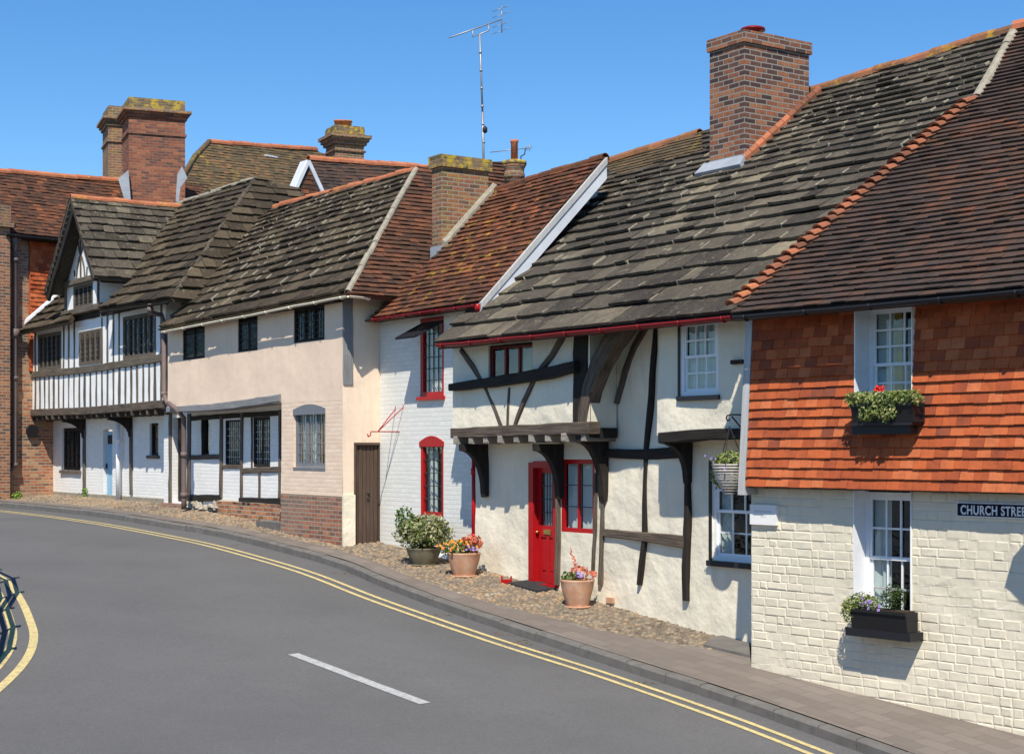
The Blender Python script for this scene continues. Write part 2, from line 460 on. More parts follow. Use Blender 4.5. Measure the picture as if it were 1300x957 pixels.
M['etched'] = m_plain('etched lettering', (.52, .51, .49), rough=.8, bump=0)
M['alu'] = m_plain('weathered aluminium', (.34, .34, .35), rough=.5, metal=.6, bump=0)
M['iron'] = m_plain('black iron', (.02, .02, .022), rough=.5)
M['wicker'] = m_plain('grey wicker', (.40, .38, .35), rough=.85, var=.3, scale=30)
M['kerb'] = m_plain('granite kerb', (.155, .145, .132), rough=.85, var=.22, scale=8, stain=(.08, .075, .07), stain_amt=.7, stain_scale=4)
M['rubble'] = m_tile('rubble stone', [(.1, (.22, .19, .14)), (.5, (.36, .32, .25)), (.9, (.52, .48, .40))], dark=.4)
M['cobble'] = m_tile('cobble stone', [(.05, (.09, .075, .06)), (.35, (.20, .16, .12)), (.65, (.29, .235, .17)), (.85, (.38, .24, .13)), (.97, (.42, .39, .33))], dark=.35, rough=.8)
M['cobble_bed'] = m_plain('cobble bed', (.19, .155, .12), rough=.95, var=.25, scale=12, stain=(.10, .12, .05), stain_amt=.5)
M['mat'] = m_plain('door mat', (.035, .035, .036), rough=.95, var=.3, scale=20)
M['variegated'] = m_leaf('variegated leaf', [(0, (.07, .09, .02)), (.35, (.18, .20, .06)), (.7, (.36, .36, .17)), (1, (.52, .50, .30))])
M['green'] = m_leaf('green leaf', [(0, (.03, .07, .01)), (.5, (.07, .14, .025)), (1, (.16, .24, .05))])
M['ivy'] = m_leaf('ivy leaf', [(0, (.06, .12, .02)), (.5, (.20, .26, .06)), (1, (.42, .42, .18))])
M['darkgreen'] = m_leaf('dark leaf', [(0, (.015, .035, .008)), (1, (.07, .12, .025))])
M['dead_leaf'] = m_leaf('dead leaf', [(0, (.16, .08, .03)), (1, (.36, .22, .09))])
M['fl_orange'] = m_leaf('orange flower', [(0, (.75, .20, .02)), (1, (.85, .42, .03))])
M['fl_coral'] = m_leaf('coral leaf', [(0, (.50, .10, .05)), (1, (.70, .24, .14))])
M['fl_purple'] = m_leaf('purple flower', [(0, (.22, .10, .45)), (1, (.55, .40, .75))])
M['fl_red'] = m_leaf('red flower', [(0, (.60, .01, .01)), (1, (.75, .03, .02))])
M['sky_block_hedge'] = m_plain('sky_block_hedge', (.035, .055, .018), rough=.9, var=.5, scale=6, bump=1, bscale=14, bdist=.08)
M['weed'] = m_leaf('weed leaf', [(0, (.10, .22, .02)), (1, (.25, .38, .05))])

def m_road():
    m, nt, b, out = new_mat('asphalt'); n = N(nt); co = n.coord()
    c = n.ramp(n.noise(co, .35, 6, .65), [(.25, (.098, .096, .095)), (.75, (.142, .139, .136))])
    sp = n.noise(co, 70, 3, .85)
    vo = n.node('ShaderNodeTexVoronoi', feature='DISTANCE_TO_EDGE'); vo.inputs['Scale'].default_value = .55
    wv = n.node('ShaderNodeVectorMath', operation='ADD'); n.link(co, wv.inputs[0]); nn = n.node('ShaderNodeTexNoise'); nn.inputs['Scale'].default_value = 3; n.link(co, nn.inputs['Vector']); sc = n.node('ShaderNodeVectorMath', operation='SCALE'); sc.inputs[3].default_value = .35; n.link(nn.outputs['Color'], sc.inputs[0]); n.link(sc.outputs[0], wv.inputs[1])
    n.link(wv.outputs[0], vo.inputs['Vector'])
    crk = n.math('MULTIPLY', n.step(vo.outputs['Distance'], .012, .003), n.step(n.noise(co, .3, 3, .5), .55, .62))
    c = n.mix(n.math('MULTIPLY', crk, .12), c, (.05, .05, .05))
    c = n.mix(n.math('MULTIPLY', n.step(n.noise(co, 20, 5, .85), .46, .6), .4), c, (.085, .084, .083))
    c = n.mix(n.math('MULTIPLY', n.step(n.noise(co, 3.2, 7, .75), .66, .72), .5), c, (.30, .29, .27))
    c = n.mix(n.math('MULTIPLY', n.step(sp, .5, .75), .35), c, (.33, .32, .31))
    c = n.mix(n.math('MULTIPLY', n.step(n.noise(co, 60, 3, .8), .5, .75), .45), c, (.07, .07, .072))
    st = n.step(n.noise(n.map(co, (.5, 1.5, 1)), 1.3, 6, .7), .62, .74)
    c = n.mix(n.math('MULTIPLY', st, .3), c, (.08, .08, .082))
    n.link(c, b.inputs['Base Color']); b.inputs['Roughness'].default_value = .82
    b.inputs['Specular IOR Level'].default_value = .3
    n.bump(n.noise(co, 120, 4, .7), .6, .004, b)
    return m
M['road'] = m_road()

def m_paving():
    m, nt, b, out = new_mat('paving'); n = N(nt); uv = n.coord('UV'); co = n.coord()
    bt = n.node('ShaderNodeTexBrick'); bt.inputs['Scale'].default_value = 1
    bt.inputs['Brick Width'].default_value = .42; bt.inputs['Row Height'].default_value = .2; bt.inputs['Mortar Size'].default_value = .008
    bt.inputs['Color1'].default_value = (0, 0, 0, 1); bt.inputs['Color2'].default_value = (1, 1, 1, 1); bt.inputs['Bias'].default_value = 0
    n.link(uv, bt.inputs['Vector'])
    f = n.math('ADD', n.math('MULTIPLY', bt.outputs['Color'], .4), n.math('MULTIPLY', n.noise(co, 1.2, 6, .65), .6))
    c = n.ramp(f, [(.2, (.155, .130, .112)), (.8, (.225, .190, .162))])
    c = n.mix(n.math('MULTIPLY', n.step(n.noise(co, 30, 6, .7), .5, .7), .25), c, (.14, .12, .10))
    c = n.mix(n.math('MULTIPLY', bt.outputs['Fac'], .25), c, (.14, .12, .10))
    n.link(c, b.inputs['Base Color']); b.inputs['Roughness'].default_value = .9
    n.bump(n.math('SUBTRACT', n.math('MULTIPLY', n.noise(co, 50, 5, .7), .5), bt.outputs['Fac']), .5, .006, b)
    return m
M['paving'] = m_paving()

def m_paint(name, col):
    m, nt, b, out = new_mat(name); n = N(nt); co = n.coord()
    w = n.step(n.noise(co, 15, 9, .85), .45, .62)
    c = n.ramp(n.noise(co, 2, 5, .6), [(.3, mul(col, .86)), (.7, col)])
    c = n.mix(n.math('MULTIPLY', w, .7), c, (.2, .195, .185))
    n.link(c, b.inputs['Base Color']); b.inputs['Roughness'].default_value = .75
    return m
M['yellow_line'] = m_paint('yellow road paint', (.70, .56, .24))
M['white_line'] = m_paint('white road paint', (.50, .50, .49))
M['earth'] = m_plain('earth and grass', (.10, .11, .05), rough=.95, var=.3, scale=.2)

# ------------------------------------------------------------------ roofs
class Plane:
    def __init__(s, P0, a, Pup=None, pitch=None, rise=None):
        s.O = P0.copy(); s.a = a.normalized()
        if Pup is not None:
            w = Pup - P0; s.b = (w - s.a * w.dot(s.a)).normalized()
        else:
            h = rise.normalized(); h = (h - s.a * h.dot(s.a)).normalized()
            s.b = (h * math.cos(pitch) + UP * math.sin(pitch)); s.b = (s.b - s.a * s.b.dot(s.a)).normalized()
        s.n = s.a.cross(s.b).normalized()
        if s.n.z < 0: s.n = -s.n
        s.seed = random.uniform(0, 100)
        s.amp = .03
    def hit(s, px, py):
        r = ray(px, py); k = (s.O - CAM).dot(s.n) / r.dot(s.n)
        return CAM + r * k
    def uv(s, px, py):
        w = s.hit(px, py) - s.O
        return (w.dot(s.a), w.dot(s.b))
    def pt(s, u, v, h=0):
        wav = s.amp * noise.noise(Vector((u * .45 + s.seed, v * .6, 0))) * min(1, max(0, v + .3))
        return s.O + s.a * u + s.b * v + s.n * (h + wav)
    def pitchdeg(s):
        return math.degrees(math.asin(min(1, s.b.z)))

def clip_rect(poly, u0, u1, v0, v1):
    def cut(p, ax, val, keep_gt):
        out = []
        for i in range(len(p)):
            a, b = p[i], p[(i + 1) % len(p)]
            ia = (a[ax] >= val) == keep_gt; ib = (b[ax] >= val) == keep_gt
            if ia: out.append(a)
            if ia != ib:
                k = (val - a[ax]) / (b[ax] - a[ax]); out.append((a[0] + (b[0] - a[0]) * k, a[1] + (b[1] - a[1]) * k))
        return out
    for ax, val, g in ((0, u0, True), (0, u1, False), (1, v0, True), (1, v1, False)):
        poly = cut(poly, ax, val, g)
        if len(poly) < 3: return []
    return poly

def inside(poly, x, y):
    c = False
    for i in range(len(poly)):
        (x0, y0), (x1, y1) = poly[i], poly[i - 1]
        if (y0 > y) != (y1 > y) and x < (x1 - x0) * (y - y0) / (y1 - y0) + x0: c = not c
    return c

def area(poly):
    return abs(sum(poly[i][0] * poly[i - 1][1] - poly[i - 1][0] * poly[i][1] for i in range(len(poly)))) / 2

def lay_tiles(mb, pl, poly, gauge, width, thick, lift, wjit=.12, vjit=.006, hjit=.15, vstart=None, drop=.0, rough=False, joints=None):
    """lay courses of separate tiles over poly (u,v); gauge/width may be functions of v"""
    vs = [p[1] for p in poly]; us = [p[0] for p in poly]
    lift0, thick0 = lift, thick
    v = (min(vs) if vstart is None else vstart)
    g = gauge if callable(gauge) else (lambda q: gauge)
    wd = width if callable(width) else (lambda q: width)
    i = 0
    while v < max(vs):
        gg = g(v) * random.uniform(.94, 1.06) if callable(gauge) else g(v)
        if rough: lift = min(lift0, gg * .17 + .012); thick = min(thick0, lift * .8)
        u = min(us) - wd(v) * (.5 if i % 2 else 0) - random.uniform(0, .05)
        wob = random.uniform(0, 99)
        while u < max(us):
            w = wd(v) * random.uniform(1 - wjit, 1 + wjit)
            gap = min(.012, w * .03)
            v0 = v + random.uniform(-vjit, vjit) + .012 * noise.noise(Vector((u * .5, wob, 0)))
            v1 = v + gg * 1.12
            rect = [(u, v0), (u + w - gap, v0), (u + w - gap, v1), (u, v1)]
            if all(inside(poly, a, b) for a, b in rect):
                pc = rect
                if rough:
                    m_ = max(2, int(w / .12)); rr = min(.016, gg * .06)
                    pc = [(u + random.uniform(0, .01), v0 + random.uniform(0, rr))] + [(u + (w - gap) * q / m_, v0 + random.uniform(-rr, rr)) for q in range(1, m_)] + [(u + w - gap, v0 + random.uniform(0, rr)), rect[2], rect[3]]
                    if joints is not None and random.random() < .62:
                        joints.append((u + w, v0 + random.uniform(0, .03), lift, gg))
            else:
                pc = clip_rect(poly, u, u + w - gap, v0, v1)
                if len(pc) >= 3 and area(pc) < w * gg * .03: pc = []
            if pc:
                a = sum(pc[k][0] * pc[(k + 1) % len(pc)][1] - pc[(k + 1) % len(pc)][0] * pc[k][1] for k in range(len(pc)))
                if a < 0: pc = pc[::-1]
                hl = lift * random.uniform(1 - hjit, 1 + hjit); hr = hl * random.uniform(1 - hjit * .6, 1 + hjit * .6)
                def hh(p):
                    k = (p[0] - u) / w; q = (p[1] - v0) / (v1 - v0)
                    return (hl + (hr - hl) * k) * (1 - q) + .003 * q
                top = [pl.pt(p[0], p[1], hh(p)) for p in pc]
                bot = [pl.pt(p[0], p[1], hh(p) - thick if hh(p) > thick else -.01) for p in pc]
                n_ = len(pc)
                mb.shape(top + bot, [tuple(range(n_))] + [(k, k + n_, (k + 1) % n_ + n_, (k + 1) % n_) for k in range(n_)], uvf=[(p[0], p[1]) for p in pc] * 2)
            u += w
        v += gg; i += 1
    # the boards below the tiles
    tri = geometry.tessellate_polygon([[Vector((p[0], p[1], 0)) for p in poly]])
    for h in (-.012, -.10):
        for t3 in tri:
            mb.face([pl.pt(poly[k][0], poly[k][1], h) for k in t3])
    for k in range(len(poly)):
        a, b = poly[k], poly[(k + 1) % len(poly)]
        mb.face([pl.pt(*a, -.012), pl.pt(*a, -.10), pl.pt(*b, -.10), pl.pt(*b, -.012)])

def mortar_dabs(pl, joints, mat, parent):
    mb = MB()
    for u, v, lf, g in joints:
        a, L, h = random.uniform(.008, .020), g * random.uniform(.15, .75), lf * random.uniform(.35, .9)
        c = random.uniform(-.01, .01); V = []
        for (x, y, z) in ((-a, 0, -.02), (a, 0, -.02), (a * .6, L, -.02), (-a * .6, L, -.02), (-a * .7, .004, h + .012), (a * .7, .006, h + .010), (a * .3, L, h * .75), (-a * .3, L, h * .75)):
            V.append(pl.pt(u + x + c, v + y, z + (.012 if z > 0 else 0)))
        mb.shape(V, [(4, 5, 6, 7), (0, 1, 5, 4), (1, 2, 6, 5), (2, 3, 7, 6), (3, 0, 4, 7)])
    o = mb.build('mortar_pointing', mat, parent); o['kind'] = 'stuff'
    return o

def ridge_tiles(mb, A, B, r=.11, step=.33, lift=.0, jit=.012, n=6):
    d = B - A; L = d.length; d.normalize()
    side = d.cross(UP).normalized(); up = side.cross(d).normalized()
    k = max(1, int(L / step)); st = L / k
    for i in range(k):
        a = A + d * (i * st + .004); b = A + d * ((i + 1) * st + .012)
        o = up * (lift + random.uniform(-jit, jit)) + side * random.uniform(-jit, jit)
        V = []
        for P, rr in ((a, r * random.uniform(.97, 1.05)), (b, r * .95)):
            for q in range(n + 1):
                th = math.pi * (q / n * 1.16 - .08)
                V.append(P + o + side * (math.cos(th) * rr) + up * (math.sin(th) * rr - .03))
        for P, rr in ((a, r * .8), (b, r * .8)):
            for q in range(n + 1):
                th = math.pi * (q / n * 1.16 - .08)
                V.append(P + o + side * (math.cos(th) * rr) + up * (math.sin(th) * rr - .03))
        m = n + 1; fs = []
        for q in range(n):
            fs.append((q, q + 1, m + q + 1, m + q)); fs.append((2 * m + q + 1, 2 * m + q, 3 * m + q, 3 * m + q + 1))
            fs.append((q + 1, q, 2 * m + q, 2 * m + q + 1)); fs.append((m + q, m + q + 1, 3 * m + q + 1, 3 * m + q))
        mb.shape(V, fs)

def bonnets(mb, A, B, r=.12, step=.13, tilt=.35):
    d = B - A; L = d.length; d.normalize(); side = d.cross(UP).normalized(); up = side.cross(d).normalized()
    k = int(L / step)
    for i in range(k):
        a = A + d * (i * step + random.uniform(-.01, .01)); s_ = random.uniform(.9, 1.1)
        V = []
        for P, rr, h in ((a, r * s_, .075), (a + d * step * 1.7, r * .72, .0)):
            for q in range(6):
                th = math.pi * q / 5
                V.append(P + side * math.cos(th) * rr * 1.05 + up * (math.sin(th) * rr * .72 + h - .03))
            for q in range(6):
                th = math.pi * q / 5
                V.append(P + side * math.cos(th) * rr * .85 + up * (math.sin(th) * rr * .55 + h - .045))
        fs = []
        for q in range(5):
            fs += [(q, q + 1, 12 + q + 1, 12 + q), (q + 1, q, 6 + q, 6 + q + 1), (6 + q + 1, 6 + q, 18 + q, 18 + q + 1)]
        mb.shape(V, fs)

# ------------------------------------------------------------------ walls and windows
def wall_sheet(mb, fr, u0, u1, z0, z1, holes=(), out=0.0, amp=0.0, step=.14, reveal=.15, freq=.9, seed=0, tilt=None):
    def cuts(a, b, extra):
        c = sorted(set([a, b] + [e for e in extra if a < e < b])); r = []
        for i in range(len(c) - 1):
            m = max(1, int(math.ceil((c[i + 1] - c[i]) / step))) if amp else 1
            r += [c[i] + (c[i + 1] - c[i]) * k / m for k in range(m)]
        return r + [b]
    U = cuts(u0, u1, [h[0] for h in holes] + [h[1] for h in holes]); Z = cuts(z0, z1, [h[2] for h in holes] + [h[3] for h in holes])
    def o_at(u, z):
        if not amp: return out
        d = 1.0
        for h in holes:
            dx = max(h[0] - u, 0, u - h[1]); dz = max(h[2] - z, 0, z - h[3]); d = min(d, math.hypot(dx, dz) / .15)
        nz = noise.noise(Vector((u * freq + seed, z * freq, seed))) + .45 * noise.noise(Vector((u * freq * 2.7, z * freq * 2.3, seed + 9)))
        return out + amp * nz * d
    W = len(U); i0 = len(mb.v)
    for z in Z:
        for u in U: mb.v.append(fr.pt(u, o_at(u, z), z))
    for j in range(len(Z) - 1):
        for i in range(W - 1):
            um, zm = (U[i] + U[i + 1]) / 2, (Z[j] + Z[j + 1]) / 2
            if any(h[0] < um < h[1] and h[2] < zm < h[3] for h in holes): continue
            a = i0 + j * W + i
            mb.f.append((a, a + 1, a + W + 1, a + W)); mb.sm.append(bool(amp))
            mb.uv.append([(U[i], Z[j]), (U[i + 1], Z[j]), (U[i + 1], Z[j + 1]), (U[i], Z[j + 1])])
    for h in holes:
        rv = h[4] if len(h) > 4 else reveal
        c = [(h[0], h[2]), (h[1], h[2]), (h[1], h[3]), (h[0], h[3])]
        for k in range(4):
            a, b = c[k], c[(k + 1) % 4]
            if k % 2: uvs = [(0, a[1]), (0, b[1]), (rv, b[1]), (rv, a[1])]
            else: uvs = [(a[0], 0), (b[0], 0), (b[0], rv), (a[0], rv)]
            mb.face([fr.pt(a[0], out, a[1]), fr.pt(b[0], out, b[1]), fr.pt(b[0], out - rv, b[1]), fr.pt(a[0], out - rv, a[1])], uvs)

def body(mb, fr, u0, u1, o_front, depth, z0, z1, ridge=None, zr=None, front=False):
    """side and back walls closing a house behind its front"""
    b = o_front - depth
    mb.face([fr.pt(u1, b, z0), fr.pt(u0, b, z0), fr.pt(u0, b, z1), fr.pt(u1, b, z1)], [(u1, z0), (u0, z0), (u0, z1), (u1, z1)])
    for u, s in ((u0, 1), (u1, -1)):
        P = [(o_front, z0), (b, z0), (b, z1)]
        if ridge is not None: P.append((o_front - ridge, zr))
        P.append((o_front, z1))
        mb.face([fr.pt(u, o, z) for o, z in P], [(o, z) for o, z in P])
    if front:
        mb.face([fr.pt(u0, o_front, z0), fr.pt(u1, o_front, z0), fr.pt(u1, o_front, z1), fr.pt(u0, o_front, z1)], [(u0, z0), (u1, z0), (u1, z1), (u0, z1)])

def curtain_mesh(mb, fr, u0, u1, z0, z1, o, folds=6, amp=.025):
    m = folds * 6
    for i in range(m):
        a = u0 + (u1 - u0) * i / m; b = u0 + (u1 - u0) * (i + 1) / m
        oa = o + amp * math.sin(i / 6 * 2 * math.pi + math.sin(i) * .6); ob = o + amp * math.sin((i + 1) / 6 * 2 * math.pi + math.sin(i + 1) * .6)
        mb.face([fr.pt(a, oa, z0), fr.pt(b, ob, z0), fr.pt(b, ob, z1), fr.pt(a, oa, z1)], smooth=True)

def window(parent, fr, h, out, rows=4, cols=3, fw=.05, bw=.022, frame='white_gloss', bar='white_gloss', depth=.06,
           curtain=None, casements=0, sash=False, lattice=False, sill=None, label=None, lcol='lattice', lat=(.12, .16), room=True, mull=None, mullmat=None):
    """window in hole h=(u0,u1,z0,z1); out = the frame's outer face"""
    u0, u1, z0, z1 = h[:4]
    mb = MB()
    mb.box(fr, u0, u0 + fw, out - depth, out, z0, z1); mb.box(fr, u1 - fw, u1, out - depth, out, z0, z1)
    mb.box(fr, u0 + fw, u1 - fw, out - depth, out, z1 - fw, z1); mb.box(fr, u0 + fw, u1 - fw, out - depth, out, z0, z0 + fw)
    w = mb.build('window', M[frame], parent, label)
    a0, a1, b0, b1 = u0 + fw, u1 - fw, z0 + fw, z1 - fw
    g = MB(); g.box(fr, a0, a1, out - depth * .62, out - depth * .55, b0, b1); g.build('pane', M['glass'], w)
    if sash:
        zm = (b0 + b1) / 2 + .01
        for k, (p0, p1, oo) in enumerate(((zm - .02, b1, out - .008), (b0, zm + .02, out - .03))):
            s = MB(); sw = .035
            s.box(fr, a0, a0 + sw, oo - .022, oo, p0, p1); s.box(fr, a1 - sw, a1, oo - .022, oo, p0, p1)
            s.box(fr, a0 + sw, a1 - sw, oo - .022, oo, p0, p0 + sw); s.box(fr, a0 + sw, a1 - sw, oo - .022, oo, p1 - sw, p1)
            for c in range(1, cols):
                u = a0 + sw + (a1 - a0 - 2 * sw) * c / cols; s.box(fr, u - bw / 2, u + bw / 2, oo - .02, oo - .002, p0 + sw, p1 - sw)
            for r_ in range(1, rows // 2):
                z = p0 + sw + (p1 - p0 - 2 * sw) * r_ / (rows // 2); s.box(fr, a0 + sw, a1 - sw, oo - .019, oo - .003, z - bw / 2, z + bw / 2)
            s.build('sash', M[bar], w)
    else:
        nc = max(1, casements)
        for c in range(nc):
            c0 = a0 + (a1 - a0) * c / nc; c1 = a0 + (a1 - a0) * (c + 1) / nc
            if casements:
                s = MB(); sw = .03 if not mull else mull
                s.box(fr, c0 + .002, c0 + sw, out - .04, out - .006, b0, b1); s.box(fr, c1 - sw, c1 - .002, out - .04, out - .006, b0, b1)
                s.box(fr, c0 + sw, c1 - sw, out - .04, out - .006, b1 - sw, b1); s.box(fr, c0 + sw, c1 - sw, out - .04, out - .006, b0, b0 + sw)
                s.build('casement', M[mullmat or bar], w)
        l = MB()
        if lattice:
            nu = max(1, round((a1 - a0) / lat[0])); nz = max(1, round((b1 - b0) / lat[1])); t = .006; mt = M[lcol]
        else:
            nu, nz, t, mt = cols, rows, bw / 2, M[bar]
        for i in range(1, nu):
            u = a0 + (a1 - a0) * i / nu; l.box(fr, u - t, u + t, out - .032, out - .018, b0, b1)
        for i in range(1, nz):
            z = b0 + (b1 - b0) * i / nz; l.box(fr, a0, a1, out - .031, out - .017, z - t, z + t)
        if nu > 1 or nz > 1: l.build('glazing_bars', mt, w)
    if curtain:
        for (f0, f1, mt) in curtain:
            c = MB(); curtain_mesh(c, fr, a0 + (a1 - a0) * f0, a0 + (a1 - a0) * f1, b0 - .02, b1 + .02, out - depth - .035, folds=max(2, int((f1 - f0) * 8)), amp=.018)
            c.build('curtain', M[mt], w)
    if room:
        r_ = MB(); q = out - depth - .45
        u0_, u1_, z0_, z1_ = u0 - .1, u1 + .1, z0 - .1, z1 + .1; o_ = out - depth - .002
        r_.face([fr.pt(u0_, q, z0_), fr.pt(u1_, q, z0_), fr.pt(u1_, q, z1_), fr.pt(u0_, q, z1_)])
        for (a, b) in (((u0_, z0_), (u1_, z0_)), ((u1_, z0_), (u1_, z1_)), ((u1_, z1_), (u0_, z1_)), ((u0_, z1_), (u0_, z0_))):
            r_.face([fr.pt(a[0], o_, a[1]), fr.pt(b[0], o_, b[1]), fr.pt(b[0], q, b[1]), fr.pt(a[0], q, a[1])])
        r_.build('room_shade_backing', M['room'], w)  # dark-coloured box standing in for shade inside the room
    if sill:
        e, ol, th, mt = sill
        s = MB(); s.box(fr, u0 - e, u1 + e, out - depth, ol, z0 - th, z0 - .001); s.build('sill', M[mt], w)
    return w

def chimney(parent, P, d_left, d_back, xl, xr, ztop, mat, bands=(), zbot=-1.2, name='chimney', label=None):
    """P = the corner nearest the street at roof level; its left edge shows at pixel xl, its far edge at xr"""
    def solve(d, xp):
        k = (xp - CX) / F; return (k * (P.y - 0) - P.x) / (d.x - k * d.y)
    wl, wb = solve(d_left, xl), solve(d_back, xr)
    fr = Fr.at(Vector((P.x, P.y, 0)), -d_left)
    mb = MB(); mb.box(fr, -wl, 0, -wb, 0, P.z + zbot, ztop)
    c = mb.build(name, M[mat], parent, label)
    for z0, z1, e, mt in bands:
        b = MB(); b.box(fr, -wl - e, e, -wb - e, e, z0, z1); b.build('brick_band', M[mt], c)
    return c, fr, wl, wb

# ------------------------------------------------------------------ plants
def leaf_cloud(mb, c, rad, n, size, up=.3, shell=.55, elong=1.0, squash_bottom=True):
    for _ in range(n):
        while True:
            v = Vector((random.uniform(-1, 1), random.uniform(-1, 1), random.uniform(-1, 1)))
            if shell ** 2 < v.length_squared < 1: break
        bumpy = 1 + .18 * noise.noise(v * 2.3 + c)
        p = c + Vector((v.x * rad[0], v.y * rad[1], v.z * rad[2])) * bumpy
        nrm = (v.normalized() + Vector((random.gauss(0, .6), random.gauss(0, .6), random.gauss(0, .6) + up))).normalized()
        leaf(mb, p, nrm, size * random.uniform(.6, 1.3), elong)

def leaf(mb, p, nrm, s, elong=1.0):
    a = nrm.cross(Vector((random.uniform(-1, 1), random.uniform(-1, 1), random.uniform(-1, 1)))).normalized(); b = nrm.cross(a)
    L = s * elong
    mb.face([p - a * L, p - b * s * .5 - nrm * s * .12, p + a * L, p + b * s * .5 - nrm * s * .12])

def flower(mb, p, nrm, s, petals=5):
    a = nrm.orthogonal().normalized(); b = nrm.cross(a)
    V = [p]
    for k in range(petals * 2):
        th = math.pi * k / petals; r = s if k % 2 == 0 else s * .55
        V.append(p + (a * math.cos(th) + b * math.sin(th)) * r + nrm * (s * .15 if k % 2 == 0 else 0))
    mb.shape(V, [(0, k + 1, (k + 1) % (petals * 2) + 1) for k in range(petals * 2)], uvf=[(0, 0)] * len(V))
# ------------------------------------------------------------------ ground
RD = Vector((-.57, .82, 0)).normalized()
GP = [(-40, -4.9), (-12, -4.7), (6, -3.42), (13.5, -2.74), (22.3, -1.92), (29.3, -1.53), (34, -1.43), (60, -1.42), (90, -1.42)]
def gz(x, y):
    t = max(-40, min(89.9, RD.x * x + RD.y * y))
    for i in range(len(GP) - 1):
        if GP[i + 1][0] >= t: break
    def sl(k):
        if k <= 0 or k >= len(GP) - 1: return 0
        return (GP[k + 1][1] - GP[k - 1][1]) / (GP[k + 1][0] - GP[k - 1][0])
    (a, za), (b, zb_) = GP[i], GP[i + 1]; h = b - a; s = (t - a) / h
    return EYE + za * (1 + 2 * s) * (1 - s) ** 2 + sl(i) * h * s * (1 - s) ** 2 + zb_ * s * s * (3 - 2 * s) + sl(i + 1) * h * s * s * (s - 1)

def ghit(px, py, add=0.0):
    r = ray(px, py); k0, k1 = 2.0, 400.0
    f = lambda k: (CAM + r * k).z - gz((CAM + r * k).x, (CAM + r * k).y) - add
    for k in [2 + i * .5 for i in range(400)]:
        if f(k) < 0:
            k1 = k; break
        k0 = k
    for _ in range(40):
        m = (k0 + k1) / 2
        if f(m) > 0: k0 = m
        else: k1 = m
    return CAM + r * k0

def smooth_poly(P, step=.3):
    """Catmull-Rom through the points, resampled"""
    out = []
    for i in range(len(P) - 1):
        p0, p1, p2, p3 = P[max(i - 1, 0)], P[i], P[i + 1], P[min(i + 2, len(P) - 1)]
        m = max(1, int((p2 - p1).length / step))
        for k in range(m):
            t = k / m
            out.append(.5 * ((2 * p1) + (p2 - p0) * t + (2 * p0 - 5 * p1 + 4 * p2 - p3) * t * t + (3 * p1 - p0 - 3 * p2 + p3) * t ** 3))
    return out + [P[-1]]

def normals2(P, flip=1):
    out = []
    for i in range(len(P)):
        d = P[min(i + 1, len(P) - 1)] - P[max(i - 1, 0)]; d.z = 0; d.normalize()
        out.append(Vector((d.y, -d.x, 0)) * flip)
    return out

KR, XF = .12, .06
kerb_px = [(-90, 634.5), (-40, 639), (0, 643.5), (50, 648), (100, 653.5), (150, 660), (200, 668.5), (265, 679), (330, 694), (430, 721.5), (475, 741), (560, 774), (650, 804), (740, 834), (807, 856), (900, 886), (1000, 921), (1150, 976), (1300, 1035)]
KP = smooth_poly([ghit(x, y) for x, y in kerb_px])
KP = [Vector((p.x, p.y, 0)) for p in KP]
KP = [KP[0] + (KP[0] - KP[3]).normalized() * 14] + KP + [KP[-1] + (KP[-1] - KP[-4]).normalized() * 25]
KP = smooth_poly(KP, .35)
KN = normals2(KP, -1)   # away from the road (towards the houses)
KARC = [0]
for i in range(1, len(KP)): KARC.append(KARC[-1] + (KP[i] - KP[i - 1]).length)

def kdist(x, y):
    """signed distance from the kerb line, positive on the house side"""
    best = 1e9; sg = 1; q = Vector((x, y, 0))
    for i in range(len(KP) - 1):
        a, b = KP[i], KP[i + 1]; ab = b - a
        t = max(0, min(1, (q - a).dot(ab) / ab.length_squared)); c = a + ab * t
        d = (q - c).length
        if d < best: best = d; sg = 1 if (q - c).dot(KN[i]) >= 0 else -1
    return best * sg

def pz(x, y, d=None):
    """height of the pavement on the house side"""
    if d is None: d = kdist(x, y)
    return gz(x, y) + KR + XF * max(0, min(d, 3.0))

def phit(px, py, add=0.0):
    P = ghit(px, py, KR)
    for _ in range(8):
        P = ghit(px, py, KR + XF * max(0, min(kdist(P.x, P.y), 3.0)) + add)
    return P

def grid_sheet(xs, ys, zf):
    mb = MB(); W = len(xs)
    mb.v = [Vector((x, y, zf(x, y))) for y in ys for x in xs]
    for j in range(len(ys) - 1):
        for i in range(W - 1):
            a = j * W + i; mb.f.append((a, a + 1, a + W + 1, a + W)); mb.sm.append(True)
            mb.uv.append([(mb.v[k].x, mb.v[k].y) for k in mb.f[-1]])
    return mb
def spread(a, b, s): n = int(round((b - a) / s)); return [a + (b - a) * i / n for i in range(n + 1)]
far = [-1800, -900, -400, -200, -120]
xs = far + spread(-80, 60, 4) + [-q for q in far[::-1]]
tag(grid_sheet(xs, xs, lambda x, y: gz(x, y) - .25).build('ground', M['earth']), kind='structure')
tag(grid_sheet(spread(-45, 30, .75), spread(-12, 60, .75), gz).build('road', M['road']), kind='structure')

